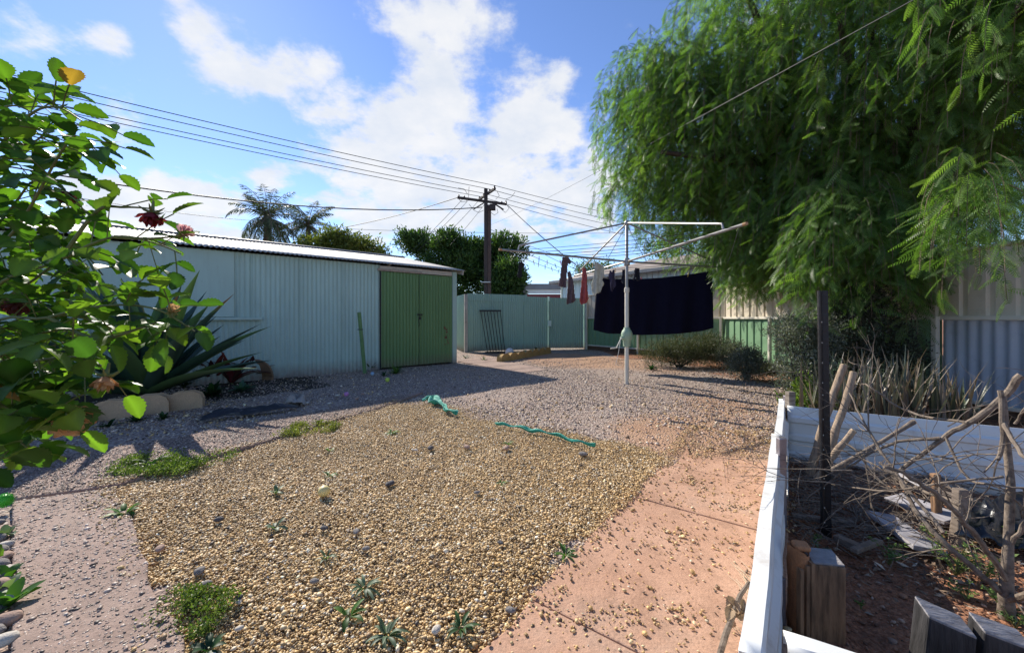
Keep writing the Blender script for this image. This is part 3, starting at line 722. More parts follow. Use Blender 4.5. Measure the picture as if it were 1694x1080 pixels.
def place_fronds(tmpl, P, D, scale, roll):
    """instantiate template; P origins, D directions"""
    n = len(P); D = unit(D); up = np.array([0, 0, 1.0])
    Y = unit(np.cross(up, D)+1e-6); Zv = np.cross(D, Y)
    c, s = np.cos(roll)[:, None], np.sin(roll)[:, None]
    Y2 = Y*c+Zv*s; Z2 = -Y*s+Zv*c
    B = np.stack([D, Y2, Z2], 1)*scale[:, None, None]        # rows are axes
    return (np.einsum('kj,njm->nkm', tmpl, B)+P[:, None]).reshape(-1, 3)
PT_BASE = V((6.7, 7.2, 0))
pt = thing('pepper_tree', 'huge drooping pepper tree filling the upper right over the fence', 'tree', PT_BASE)
ELL = [((5.9,7.4,5.3),(3.45,3.3,3.5),1.0), ((5.6,5.5,4.9),(2.0,1.9,2.3),.42), ((5.7,3.8,4.6),(1.5,1.2,1.7),.26), ((7.5,5.5,6.0),(3.0,3.5,2.6),.3), ((6.2,9.3,4.0),(3.0,2.2,2.7),.22),
       ((4.0,7.6,4.9),(1.7,1.5,2.2),.25), ((3.45,8.3,5.0),(1.7,1.4,1.9),.25), ((2.85,8.2,6.3),(1.0,1.0,.8),.05), ((5.0,5.8,2.8),(1.1,1.4,1.2),.2), ((5.9,8.0,2.7),(1.6,1.3,1.2),.18), ((4.45,5.0,2.1),(.9,.55,.95),.12), ((4.25,3.6,2.3),(.22,.25,.5),.012), ((4.3,6.6,2.5),(.8,.8,.9),.08)]
def limb(p, q, r0, r1, sag=.0, n=8, w=.12):
    p, q = V(p), V(q); pts = []
    for i in range(n+1):
        u = i/n; j = V((random.uniform(-w,w), random.uniform(-w,w), random.uniform(-w,w)))*math.sin(u*math.pi)
        pts.append(p.lerp(q, u)+j+V((0,0,sag*math.sin(u*math.pi))))
    return pts, [r0+(r1-r0)*i/n for i in range(n+1)]
mb = MB(); a, b = limb(PT_BASE-V((0,0,.1)), (6.3,7.0,2.6), .30, .23, 0, 8, .06); mb.tube(a, b, 12); mb.build('trunk', BARK, pt)
ends = [(3.0,8.0,5.0),(4.4,5.2,5.2),(5.2,3.6,5.0),(3.9,6.6,6.8),(6.0,9.8,6.2),(7.6,5.2,6.6),(5.6,6.6,7.6),(2.7,7.0,4.1),(4.6,3.4,4.0),(7.6,8.6,5.6)]
for e_ in ends:
    mb = MB(); a, b = limb((6.3,7.0,2.45), e_, .15, .035, .45, 9, .22); mb.tube(a, b, 8)
    for q in range(4):
        i = random.randint(3, 8); d = V((random.uniform(-1,1), random.uniform(-1,1), random.uniform(-.3,.6))); a2, b2 = limb(a[i], a[i]+d*1.3, b[i]*.6, .01, .1, 6, .08); mb.tube(a2, b2, 5)
    mb.build('limb', BARK_D, pt)
# hanging branchlets sampled in the outer part of each ellipsoid
def strings(n):
    P = []; Dn = []
    wts = np.array([e_[2] for e_ in ELL]); wts = wts/wts.sum()
    pick = RNG.choice(len(ELL), n, p=wts); u = rand_unit(n); r = RNG.uniform(.3, 1.0, n)**.6
    c = np.array([e_[0] for e_ in ELL])[pick]; rad = np.array([e_[1] for e_ in ELL])[pick]
    p = c+u*rad*r[:, None]
    return p, unit(u/rad)
NS = 8600
sp_, so_ = strings(NS)
keep = (sp_[:, 2] > 1.35) & (sp_[:, 1] > 1.9)
# keep the camera's own air clear and thin what nothing sees (far behind)
keep &= ~((sp_[:, 1] > 9.5) & (RNG.random(NS) < .4))
sp_, so_ = sp_[keep], so_[keep]
fP, fD, fC, fS, fN = [], [], [], [], []
mbs = MB()
for p, o in zip(sp_, so_):
    ln = random.uniform(.35, 1.0); h = np.array([o[0], o[1], 0]); h = h/(np.linalg.norm(h)+1e-6)
    low = random.choice((1.7,1.5,1.25)) if p[1] > 6 else random.choice((1.5,1.1,.75))
    ln = min(ln, max(.25, p[2]-low))
    m = max(4, int(ln/.075)); cl = random.random(); sun_side = .5
    pts = []
    for i in range(m):
        u = i/(m-1); q = p+h*(.45*u*(1-.5*u))*ln+np.array([0, 0, -ln*(u**1.4)*.92+.10*u]); pts.append(q)
        az = random.uniform(0, 6.28); d = np.array([math.cos(az), math.sin(az), random.uniform(-1.25, .0)])+h*.4
        fP.append(q); fD.append(d); fC.append(cl*.6+random.random()*.4); fS.append(random.uniform(.75, 1.25)*(1-.25*(u > .9)))
    mbs.tube([V(q) for q in pts[::max(1, m//4)]+[pts[-1]]], .0028, 3, cap=False)
fP = np.array(fP); fD = np.array(fD); fC = np.array(fC); fS = np.array(fS)
PCOL = [(.04,.08,.03),(.07,.135,.042),(.105,.185,.055),(.15,.24,.07),(.21,.29,.11)]
dist = fP[:, 1]
allv, allc = [], []
for lo_, hi_, nl, lw, ll in ((0, 4.6, 13, .0078, .056), (4.6, 7.2, 10, .0105, .058), (7.2, 99, 9, .0125, .058)):
    k = (dist >= lo_) & (dist < hi_); 
    if not k.any(): continue
    tm = frond_template(nl, .24, lw, ll); n = k.sum()
    allv.append(place_fronds(tm, fP[k], fD[k], fS[k], RNG.uniform(-.7, .7, n)))
    allc.append(np.repeat(lerp_cols(n, PCOL, .18, np.clip(fC[k], 0, 1)), len(tm), 0))
av = np.concatenate(allv); ac = np.concatenate(allc)
build_np('foliage', av, np.arange(len(av)).reshape(-1, 4), LEAF_P, pt, cols=ac)
mbs.build('twigs', BARK, pt)
# pink berry sprays and pale flower panicles
n = 60; k = RNG.choice(len(sp_), n); bp = []; bc = []
for i in k:
    c = sp_[i]+np.array([0, 0, -.35]); m = 46; q = c+RNG.normal(size=(m, 3))*np.array([.035, .035, .11]); bp.append(q)
    col = (.42,.15,.10) if random.random() < .4 else (.30,.36,.08); bc.append(np.tile(np.array(col)*random.uniform(.7, 1.2), (m, 1)))
bp = np.concatenate(bp); bc = np.concatenate(bc); D = rand_unit(len(bp)); Sd = unit(np.cross(D, rand_unit(len(bp))))
v, f = leaf_quads(bp, D, Sd, .016, .012); build_np('berries', v, f, LEAF_P, pt, cols=np.repeat(bc, 4, 0))

# ---- generic leafy crowns
def clump_leaves(blobs, ncl, per, spread, L, W, cols, shell=.55, up=.2, jit=.2, zmin=None):
    vol = np.array([b[3]*b[4]*b[5] for b in blobs]); pick = RNG.choice(len(blobs), ncl, p=vol/vol.sum())
    B = np.array(blobs)[pick]; u = rand_unit(ncl); r = RNG.uniform(shell, 1.0, ncl)[:, None]
    C = B[:, :3]+u*B[:, 3:6]*r; out = unit(u/B[:, 3:6])
    P = np.repeat(C, per, 0)+RNG.normal(size=(ncl*per, 3))*spread
    D = unit(np.repeat(out, per, 0)*.7+rand_unit(ncl*per)+np.array([0, 0, up])); Sd = unit(np.cross(D, rand_unit(ncl*per)))
    tc = np.clip(np.repeat(RNG.random(ncl), per)*.6+RNG.random(ncl*per)*.4, 0, 1)
    k = slice(None) if zmin is None else P[:, 2] > zmin
    P, D, Sd, tc = P[k], D[k], Sd[k], tc[k]; n = len(P)
    v, f = leaf_quads(P, D, Sd, L*RNG.uniform(.6, 1.3, n), W*RNG.uniform(.7, 1.2, n))
    return v, f, np.repeat(lerp_cols(n, cols, jit, tc), 4, 0)
def leafy_tree(label, base, trunk_h, blobs, ncl, per, spread, L, W, cols, name='tree', cat='tree', group=None, mat=None, shell=.5, up=.2, trunk_r=.16):
    r = thing(name, label, cat, base, group); b = V(base)
    mb = MB(); a, rr = limb(b-V((0,0,.1)), b+V((0,0,trunk_h)), trunk_r, trunk_r*.6, 0, 6, .05); mb.tube(a, rr, 8)
    for bl in blobs[:6]:
        a2, r2 = limb(a[-2], bl[:3], trunk_r*.45, trunk_r*.1, .1, 6, .1); mb.tube(a2, r2, 6)
    mb.build('trunk', BARK_D, r)
    v, f, c = clump_leaves(blobs, ncl, per, spread, L, W, cols, shell, up)
    build_np('crown', v, f, mat or LEAF_G, r, cols=c); return r
GT = [(.022,.05,.016),(.045,.09,.024),(.08,.14,.034),(.115,.18,.05)]
YT = [(.055,.08,.018),(.10,.135,.028),(.17,.18,.04),(.16,.15,.055)]
def tp(px, py, d, rx, ry, rz): p = at(px, py, d); return (p.x, p.y, p.z, rx, ry, rz)
def hedge(label, px, top, d, wpx, group, seed, cols=GT):
    k = d/FOC; hw = wpx*k/2; p = at(px, top, d); H = p.z; bl = []
    rr = random.Random(seed)
    for q in range(7):
        f = rr.uniform(0, 1); bl.append((p.x+rr.uniform(-.6,.6)*hw, d+rr.uniform(-.5,.5), .8+f*(H-1.5), hw*rr.uniform(.5,.75), 1.2, rr.uniform(.9,1.5)))
    bl.append((p.x, d, H-.8, hw*.5, .8, .8)); bl.append((p.x, d, 1.4, hw*.9, 1.2, 1.6))
    return leafy_tree(label, (p.x, d, 0), H*.5, bl, 1000, 30, .20, .28, .11, cols, group=group, shell=.35, up=.7, name='conifer')
G_ = 'dark green conifers behind the fences'
hedge('bushy dark conifer just left of the pole, above the shed roof end', 740, 390, 28, 95, G_, 3)
hedge('dark conifer whose top shows left over the shed roof', 678, 381, 30, 85, G_, 4)
hedge('broad green conifer filling the gap behind the power pole', 810, 398, 29, 110, G_, 5)
hedge('lower green conifer right of the pole above the teal fence', 838, 426, 26, 60, G_, 6)
leafy_tree('yellow green feathery tree right of the palms above the shed', tuple(V((at(565,400,24).x, 24, 0))), 3.5,
    [tp(520,408,24,.9,.9,.45), tp(556,400,24,1.0,1,.65), tp(598,410,24,.9,1,.55), tp(625,424,24,.6,.9,.5), tp(570,425,24,1.6,1,.5)], 420, 30, .22, .24, .09, YT, shell=.4)
leafy_tree('small round green tree peeping over the neighbour roof', tuple(V((at(985,440,24).x, 24, 0))), 3.2, [tp(975,448,24,.9,.9,.5), tp(1003,444,24,.8,.8,.4)], 90, 24, .18, .16, .06, GT)
leafy_tree('dark rounded tree behind the roof at the pepper tree edge', tuple(V((at(1105,410,22).x, 22, 0))), 4, [tp(1085,412,22,.8,.8,.7), tp(1130,405,22,1.4,1,1.1), tp(1200,400,22,1.6,1,1.4)], 220, 26, .2, .17, .06, GT)
leafy_tree('far pale green bush over the fence by the red building', tuple(V((at(858,470,30).x, 30, 0))), 2.2, [tp(856,476,30,.8,.8,.7)], 60, 24, .2, .18, .07, YT)

# ---- palms
def palm(label, px, py, d, R, nf, trunk_r, lean=0):
    p = at(px, py, d); root = thing('palm_tree', label, 'palm tree', (p.x, p.y, 0), 'palms behind the shed')
    mb = MB(); mb.tube([V((p.x, p.y, -.1)), V((p.x, p.y, p.z*.5)), p-V((0,0,.3)), p+V((0,0,.5))], [trunk_r*1.2, trunk_r, trunk_r*.9, trunk_r*.6], 10); mb.build('trunk', BARK, root)
    P, D, Sd, Ls = [], [], [], []; st = MB()
    for k in range(nf):
        az = k*2.39996+random.uniform(-.2,.2); el = math.radians(random.uniform(-50, 80)); L = R*random.uniform(.85, 1.1)
        h = V((math.cos(az), math.sin(az), 0)); pts = []
        droop = random.uniform(.6, 1.1)
        a = el; q = p+V((0,0,.25)); ns = 14
        for i in range(ns+1):
            pts.append(q.copy()); q = q+(h*math.cos(a)+V((0,0,math.sin(a))))*(L/ns); a -= droop*(.5+i/ns)*1.7/ns
        st.tube(pts, [.035*(1-i/ns)+.006 for i in range(ns+1)], 4, cap=False)
        for i in range(2, ns*3):
            u = i/(ns*3); f = u*ns; i0 = int(f); b = pts[i0].lerp(pts[min(i0+1, ns)], f-i0); t_ = (pts[min(i0+1, ns)]-pts[i0]).normalized() if i0 < ns else t_
            sd_ = t_.cross(V((0,0,1))).normalized()
            for sg_ in (1, -1):
                dd = (sd_*sg_*random.uniform(.5,1)+t_*.6+V((0,0,random.uniform(-1.0,-.2)))).normalized()
                P.append(b); D.append(dd); Sd.append(dd.cross(t_).normalized().cross(dd)); Ls.append(R*.26*math.sin(math.pi*(.12+.82*u))*random.uniform(.7,1.15))
    st.build('frond_stems', BARK, root)
    n = len(P); v, f = leaf_quads(np.array(P), np.array(D), np.array(Sd), np.array(Ls), .045)
    build_np('fronds', v, f, LEAF_S, root, cols=np.repeat(lerp_cols(n, [(.05,.075,.04),(.09,.12,.06),(.15,.165,.09)], .2), 4, 0))
palm('tall grey green palm with arching fronds above the shed roof', 443, 366, 27, 2.9, 40, .28)
palm('lower sparse palm top beside the yellow green tree', 510, 378, 29, 2.5, 26, .2)

# ---- rose bush in the left foreground
def rose_leaf_mesh():
    ns = 14; vs_ = []
    for i in range(ns+1):
        t = i/ns; w_ = .40*math.sin(math.pi*min(1, t*.93+.035))**.75*(1-.25*t)*(1+(.10 if i % 2 else -.07)*(0 < i < ns))
        if i == ns: w_ = .0
        z0 = -.22*t*t
        for s_ in (-1, -.5, 0, .5, 1): vs_.append((t, s_*w_, z0+abs(s_)*w_*.35-.05*math.sin(9*t+s_*2)*abs(s_)*.35))
    f = []
    for i in range(ns):
        for j in range(4): a = i*5+j; f.append((a, a+1, a+6, a+5))
    return np.array(vs_), np.array(f)
RLV, RLF = rose_leaf_mesh()
rose = thing('rose_bush', 'leafy backlit rose bush with spent blooms in the left foreground', 'rose bush', (-1.25, .8, 0))
RSTEM = M('rose_stem', (.12,.14,.04), .6, 0, .4, 30); 
rs = [[(-60,400,.78),(-10,260,.74),(50,190,.72),(95,178,.72),(135,200,.72)], [(-50,500,.78),(40,360,.74),(95,262,.72),(125,225,.70),(145,250,.7)],
      [(-40,520,.72),(100,430,.70),(190,392,.70),(255,402,.72),(300,420,.74)], [(-40,570,.70),(80,525,.68),(180,505,.68),(260,512,.70),(322,548,.72)],
      [(-40,640,.66),(50,600,.64),(130,590,.62),(168,605,.62)], [(-40,700,.62),(30,680,.60),(90,676,.60),(118,690,.60)], [(-40,700,.6),(10,715,.6),(45,740,.6)],
      [(-40,450,.85),(30,330,.85),(60,300,.82),(95,330,.8)], [(-40,560,.8),(60,460,.8),(130,420,.78),(170,455,.78)], [(100,430,.70),(160,350,.70),(205,343,.70),(248,345,.70)], [(190,392,.7),(240,395,.71),(285,392,.71)],
      [(-60,300,.8),(-20,200,.8),(20,175,.78),(60,190,.77)], [(-40,640,.75),(50,560,.75),(110,545,.74)], [(80,525,.68),(160,560,.68),(240,540,.69),(290,520,.7)], [(-40,260,.9),(40,240,.9),(70,225,.86),(95,190,.84)], [(-40,620,.85),(60,580,.85),(140,560,.83)]]
mb = MB(); LP, LD, LN, LS = [], [], [], []
root = V((-1.25,.8,0))
for k, st in enumerate(rs):
    pts = [at(*q) for q in st]
    full = ([root+V((random.uniform(-.1,.1),random.uniform(-.1,.1),0)), root.lerp(pts[0], .5)+V((-.05,0,.1))] if st[0][0] < 0 else [])+pts
    # smooth
    sm = []
    for i in range(len(full)-1):
        p0, p1, p2, p3 = full[max(i-1,0)], full[i], full[i+1], full[min(i+2,len(full)-1)]
        for q in range(6):
            t_ = q/6; sm.append(.5*((2*p1)+(p2-p0)*t_+(2*p0-5*p1+4*p2-p3)*t_*t_+(3*p1-p0-3*p2+p3)*t_**3))
    sm.append(full[-1]); n = len(sm)
    mb.tube(sm, [.0036*(1-.65*i/(n-1)) for i in range(n)], 6)
    start = 8 if st[0][0] < 0 else 0
    acc_ = 0
    spurs = 1 if k in (9, 10) else 0
    for i in range(start, n-1):
        acc_ += (sm[i+1]-sm[i]).length
        if acc_ > (.05 if spurs else .016):
            acc_ = 0; t_ = (sm[i+1]-sm[i]).normalized()
            az = random.uniform(0, 6.28); side = t_.orthogonal().normalized(); side.rotate(Matrix.Rotation(az, 3, t_))
            d = (side+t_*.5+V((0,0,-.1))).normalized(); pl_ = random.uniform(.03,.055); b = sm[i]
            mid = b+d*pl_; tip = mid+d*random.uniform(.018,.03)+V((0,0,-.006))
            mb.tube([b, mid, tip], .0011, 4, cap=False)
            nn_ = d.cross(V((0,0,1))); nn_ = nn_.normalized() if nn_.length > .1 else V((1,0,0))
            sc = random.uniform(.85, 1.2)
            for (o, dd, s_) in ((tip, d, 1.0), (mid, (d*.4+nn_).normalized(), .85), (mid, (d*.4-nn_).normalized(), .85)):
                LP.append(o); LD.append(dd+V((random.uniform(-.25,.25),random.uniform(-.25,.25),random.uniform(-.45,.15)))); LS.append(.043*s_*sc); LN.append(random.uniform(-.7,.7))
mb.build('stems', RSTEM, rose)
# inner leaves filling the bush
for _ in range(470):
    px, py = random.uniform(-70,150)-30*(random.random() < .3), random.uniform(190,760)
    if (px > 95 and (py > 640 or 290 < py < 340)) or px > 175-.00*py: continue
    p = at(px, py, random.uniform(.50,.72) if py > 560 and random.random() < .5 else random.uniform(.70,1.02)); az = random.uniform(0,6.28)
    LP.append(p); LD.append(V((math.cos(az), math.sin(az), random.uniform(-.8,.1)))); LS.append(random.uniform(.034,.052)); LN.append(random.uniform(-.6,.6))
LP = np.array(LP); LD = np.array(LD); LS = np.array(LS); n = len(LP)
v = place_fronds(RLV, LP, LD, LS, np.array(LN)); f = (RLF[None]+len(RLV)*np.arange(n)[:, None, None]).reshape(-1, 4)
rc = lerp_cols(n, [(.022,.062,.016),(.04,.10,.018),(.07,.145,.024),(.10,.165,.03)], .15); yl = RNG.random(n) < .006; rc[yl] = (.26,.15,.05)
build_np('leaves', v, f, LEAF_R, rose, cols=np.repeat(rc, len(RLV), 0)*np.tile(np.tile([.9,1.05,1.35,1.05,.9], 15), n)[:, None], smooth=True)
PETAL = leafM('petal', .35, (1.1,1.0,.9), .6, .2)
def bloom(px, py, d, size, axis, c_in, c_out, npet=16, lab=None):
    c = at(px, py, d); ax = V(axis).normalized(); X_ = ax.orthogonal().normalized(); Y_ = ax.cross(X_)
    vs_, fs_, cs_ = [], [], []
    for k in range(npet):
        a = k*2.4; lay = k/npet; op = .15+.65*lay; k0 = len(vs_)
        col = np.array(c_in)*(1-lay)+np.array(c_out)*lay; col = col*random.uniform(.75,1.2)
        for i in range(6):
            t_ = i/5
            for j in range(5):
                s_ = (j-2)/2; wd = .55*math.sin(math.pi*(.12+.80*t_))**.7*(.55+.5*lay)
                aa = a+s_*wd*1.3; rad = size*(op*math.sin(t_*1.7)*(1+.1*math.sin(7*s_+k)))+.002
                hh = size*(t_*(1.15-.45*lay)-.25*lay*t_**3)
                q = c+(X_*math.cos(aa)+Y_*math.sin(aa))*rad+ax*hh+V((random.uniform(-1,1),random.uniform(-1,1),random.uniform(-1,1)))*size*.035
                vs_.append(q); cs_.append(col*(1-.35*(t_ > .85)))
        for i in range(5):
            for j in range(4): a0 = k0+i*5+j; fs_.append((a0, a0+1, a0+6, a0+5))
    o = build_np('bloom', np.array(vs_), np.array(fs_), PETAL, rose, cols=np.array(cs_), smooth=True)
    if lab: o['label'] = lab
    m2 = MB(); m2.tube([c-ax*size*.9, c-ax*.2*size, c+ax*.05*size], [.0018,.003,.006], 6)
    for k in range(5):
        a = k*1.256; h = X_*math.cos(a)+Y_*math.sin(a); m2.tube([c, c+h*size*.4-ax*size*.1, c+h*size*.75-ax*size*.35], [.003,.0022,.0004], 4)
    m2.build('sepals', RSTEM, o)
bloom(252,352,.70,.026,(.1,-.2,-1),(.16,.012,.02),(.30,.04,.05),14,'dark red drying bloom at the branch tip')
bloom(303,387,.71,.018,(.8,-.3,.5),(.62,.30,.34),(.70,.46,.48),12,'small pink bud')
bloom(176,622,.62,.024,(.1,-.3,-1),(.55,.36,.16),(.50,.24,.12),12,'withered tan bloom')
bloom(112,690,.60,.034,(.9,-.4,-.25),(.62,.42,.19),(.60,.40,.22),20,'large withered tan bloom')
bloom(285,515,.70,.014,(.5,-.2,.6),(.55,.40,.22),(.45,.25,.1),8)
bloom(30,500,.7,.024,(.3,-.5,-.8),(.10,.03,.03),(.16,.05,.04),12)
bloom(110,332,.78,.018,(.5,-.5,.3),(.05,.02,.02),(.09,.04,.03),10)

# ---- sword leaved agave
AG = at(245,640,4.9); ag_b = V((AG.x, 4.9, 0))
aga = thing('agave', 'giant sword leaved agave clump standing against the shed wall', 'agave', ag_b)
AGM = leafM('agave_leaf', .10, (1,1.2,.5), .42, .5)
vs_, fs_, cs_ = [], [], []
nl = 50
for k in range(nl):
    az = k*2.39996+random.uniform(-.15,.15); el = math.radians(87-72*(k/nl)**1.0+random.uniform(-5,5)); L = random.uniform(1.5,2.05)*(1 if k > 5 else .85)
    if math.sin(az) > 0.2: L *= .78
    h = V((math.cos(az), math.sin(az), 0)); q = ag_b+h*.06+V((0,0,.12)); a = el; pts = []; ns = 9
    for i in range(ns+1):
        pts.append(q.copy()); q = q+(h*math.cos(a)+V((0,0,math.sin(a))))*(L/ns); a -= random.uniform(.0,.05)
    sd_ = h.cross(V((0,0,1))); col = np.array(random.choice([(.026,.062,.042),(.038,.082,.05),(.06,.115,.042),(.036,.072,.052)])); dead = random.random() < .12
    k0 = len(vs_)
    for i in range(ns+1):
        t_ = i/ns; w_ = .085*(.62+1.0*math.sin(math.pi*min(1, .15+.62*t_))**1.0-.62*t_)*max(0.0, 1-t_**4); 
        up_ = sd_.cross(pts[min(i+1,ns)]-pts[max(i-1,0)]).normalized()
        for s_ in (-1, -.55, 0, .55, 1):
            vs_.append(pts[i]+sd_*s_*w_+up_*(abs(s_)**1.3)*w_*.55)
            cc_ = col*(1.5 if abs(s_) == 1 else 1)
            if t_ > .82 and dead: cc_ = np.array((.12,.065,.035))
            cs_.append(cc_)
    for i in range(ns):
        for j in range(4): a0 = k0+i*5+j; fs_.append((a0, a0+1, a0+6, a0+5))
build_np('leaves', np.array(vs_), np.array(fs_), AGM, aga, cols=np.array(cs_), smooth=True)
MB().tube([ag_b-V((0,0,.05)), ag_b+V((0,0,.3))], [.14,.09], 10).build('stem', BARK_D, aga)

# ---- bushes along the right fence
def shrub(label, base, blobs, ncl, per, spread, L, W, cols, name='shrub', mat=None, shell=.35, up=.5, group=None):
    r = thing(name, label, 'shrub', base, group); b = V(base); mb = MB()
    for bl in blobs:
        for q in range(4):
            e_ = V(bl[:3])+V((random.uniform(-.6,.6)*bl[3], random.uniform(-.6,.6)*bl[4], random.uniform(-.2,.7)*bl[5])); a, rr = limb(b+V((random.uniform(-.05,.05),0,-.02)), e_, .014, .003, .02, 5, .03); mb.tube(a, rr, 5)
    mb.build('stems', BARK_D, r)
    v, f, c = clump_leaves(blobs, ncl, per, spread, L, W, cols, shell, up, zmin=.0)
    build_np('leaves', v, f, mat or LEAF_S, r, cols=c); return r
SAGE = [(.055,.07,.05),(.10,.12,.09),(.17,.185,.15),(.24,.245,.21)]
ROSEM = [(.03,.042,.022),(.06,.075,.038),(.10,.11,.06),(.14,.14,.085)]
shrub('wide green rosemary bush under the hanging navy sheet', (3.75,8.7,0), [(3.35,8.8,.28,.5,.4,.3),(3.8,8.7,.34,.55,.45,.36),(4.3,8.75,.36,.5,.4,.36),(4.6,8.9,.4,.45,.35,.36)], 900, 22, .05, .055, .010, ROSEM, 'rosemary_bush', up=1.0)
shrub('small grey green saltbush at the cream fence post', (4.75,8.3,0), [(4.65,8.3,.28,.26,.25,.3),(4.8,8.35,.42,.22,.22,.25)], 260, 20, .035, .045, .014, SAGE, group='grey saltbushes along the side fence')
shrub('round grey saltbush in front of the green panels', (4.22,6.95,0), [(4.18,6.9,.24,.32,.3,.26),(4.3,7.0,.38,.26,.25,.22)], 420, 20, .032, .04, .014, SAGE, group='grey saltbushes along the side fence')
shrub('tall silvery saltbush behind the steel picket', (3.75,4.95,0), [(3.72,4.9,.35,.36,.35,.36),(3.8,5.0,.75,.38,.35,.36),(3.6,5.0,.95,.26,.3,.26),(4.0,5.05,.9,.28,.3,.3)], 900, 20, .034, .038, .014, SAGE, group='grey saltbushes along the side fence')
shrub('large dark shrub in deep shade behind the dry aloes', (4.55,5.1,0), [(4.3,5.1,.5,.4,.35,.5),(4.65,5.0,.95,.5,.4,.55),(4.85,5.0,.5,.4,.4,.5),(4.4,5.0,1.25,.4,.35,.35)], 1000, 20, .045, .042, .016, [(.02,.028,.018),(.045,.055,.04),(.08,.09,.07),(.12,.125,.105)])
shrub('low yellow green weed bush by the white barrier end', (3.35,4.4,0), [(3.3,4.4,.12,.2,.2,.14),(3.5,4.6,.2,.2,.2,.2)], 120, 14, .04, .05, .022, [(.06,.10,.02),(.12,.19,.03),(.18,.24,.05)], mat=LEAF_G)
shrub('small dark green weed at the foot of the fence post', (5.0,7.6,0), [(4.95,7.6,.1,.25,.2,.14)], 90, 14, .04, .05, .014, ROSEM)

# ---- dry aloe clump behind the white barrier
alo = thing('aloe_clump', 'dry grey aloe clump behind the white garden edging', 'aloe', (3.65,3.9,0))
vs_, fs_, cs_ = [], [], []
for k in range(240):
    bx, by = random.uniform(3.15,4.35), random.uniform(3.6,4.25); h = random.uniform(.45,.80)*(.8+.25*math.sin((bx-3.1)*2.5)); az = random.uniform(0,6.28); tl = random.uniform(.05,.4)
    b = V((bx, by, 0)); hd = V((math.cos(az), math.sin(az), 0)); sd_ = V((-hd.y, hd.x, 0)); wd = random.uniform(.010,.020); dead = random.random()
    col = np.array((.20,.155,.11) if dead < .45 else ((.15,.155,.115) if dead < .75 else (.09,.115,.07)))*random.uniform(.7,1.2); k0 = len(vs_); ns = 7; cur = random.uniform(-.5,.9)
    for i in range(ns+1):
        t_ = i/ns; c_ = b+V((0,0,h*t_))+hd*(tl*h*(t_+cur*t_**3*.8)); w_ = wd*(1-t_**2.2)+.001
        for s_ in (-1,0,1): vs_.append(c_+sd_*s_*w_+hd*abs(s_)*w_*.6); cs_.append(col*(.8 if s_ == 0 else 1.1))
    for i in range(ns):
        for j in range(2): a0 = k0+i*3+j; fs_.append((a0, a0+1, a0+4, a0+3))
build_np('leaves', np.array(vs_), np.array(fs_), AGM, alo, cols=np.array(cs_), smooth=True)
mb = MB()
for k in range(14):
    p = V((random.uniform(3.2,4.3), random.uniform(3.6,4.2), 0)); mb.tube([p-V((0,0,.02)), p+V((random.uniform(-.05,.05),0,.16))], [.03,.02], 6)
mb.build('stems', BARK, alo)

# ---- red cordylines, weeds, ground cover
def rosette(name, label, base, n, L, W, cols, el=(20,80), mat=None, cat='plant', group=None, curl=.5, ratio=3):
    b = V(base); r = thing(name, label, cat, base, group); vs_, fs_, cs_ = [], [], []
    for k in range(n):
        az = k*2.4+random.uniform(-.4,.4); e_ = math.radians(random.uniform(*el)); l_ = L*random.uniform(.6,1.15); h = V((math.cos(az), math.sin(az), 0)); q = b+h*.01; a = e_; sd_ = V((-h.y,h.x,0)); ns = 5; k0 = len(vs_)
        col = np.array(random.choice(cols))*random.uniform(.75,1.25)
        for i in range(ns+1):
            t_ = i/ns; w_ = W*math.sin(math.pi*min(1,.1+.88*t_))**.8*.5+.0006
            for s_ in (-1,0,1): vs_.append(q+sd_*s_*w_+V((0,0,abs(s_)*w_*.4))); cs_.append(col)
            q = q+(h*math.cos(a)+V((0,0,math.sin(a))))*(l_/ns); a -= curl*random.uniform(.1,.4)
        for i in range(ns):
            for j in range(2): a0 = k0+i*3+j; fs_.append((a0,a0+1,a0+4,a0+3))
    build_np('leaves', np.array(vs_), np.array(fs_), mat or LEAF_G, r, cols=np.array(cs_), smooth=True)
    MB().tube([b-V((0,0,.01)), b+V((0,0,L*.12))], [W*.18+.002, W*.1+.001], 6).build('stem', RSTEM, r); return r
def weed_bush(label, base, r_, h_, n, L, cols, group, cat='weed'):
    b = V(base); r = thing('weed', label, cat, base, group); mb = MB(); P = []; D = []
    for k in range(max(4, n//12)):
        az = random.uniform(0,6.28); d = V((math.cos(az)*r_*random.uniform(.3,1), math.sin(az)*r_*random.uniform(.3,1), h_*random.uniform(.5,1.1)))
        pts = [b+V((0,0,-.01)), b+d*.5+V((0,0,h_*.15)), b+d]; mb.tube(pts, [.0022,.0016,.0008], 4)
        for q in range(12):
            t_ = random.uniform(.2,1.05); P.append(b+d*t_+V((0,0,h_*.3*t_*(1-t_)))); a2 = random.uniform(0,6.28); D.append((math.cos(a2), math.sin(a2), random.uniform(-.2,.7)))
    mb.build('stems', RSTEM, r); P = np.array(P); D = unit(np.array(D)); Sd = unit(np.cross(D, np.array([0,0,1.0]))+RNG.normal(size=P.shape)*.25); m = len(P)
    v, f = leaf_quads(P, D, Sd, L*RNG.uniform(.5,1.3,m), L*RNG.uniform(.35,.6,m), .12)
    build_np('leaves', v, f, LEAF_G, r, cols=np.repeat(lerp_cols(m, cols, .2), 4, 0)); return r
REDC = [(.17,.03,.04),(.24,.045,.05),(.09,.03,.035),(.12,.05,.045)]
for k, (px, py, lab) in enumerate(((352,634,'dark red cordyline closest to the agave'), (384,634,'dark red cordyline in the middle of its row'), (415,628,'dark red cordyline in front of the clay disc'), (442,622,'dark red cordyline nearest the plain shed wall'))):
    rosette('cordyline', lab, gr(px, py), 18, .58, .10, REDC, (35,85), cat='plant', group='dark red cordylines by the shed', curl=.6)
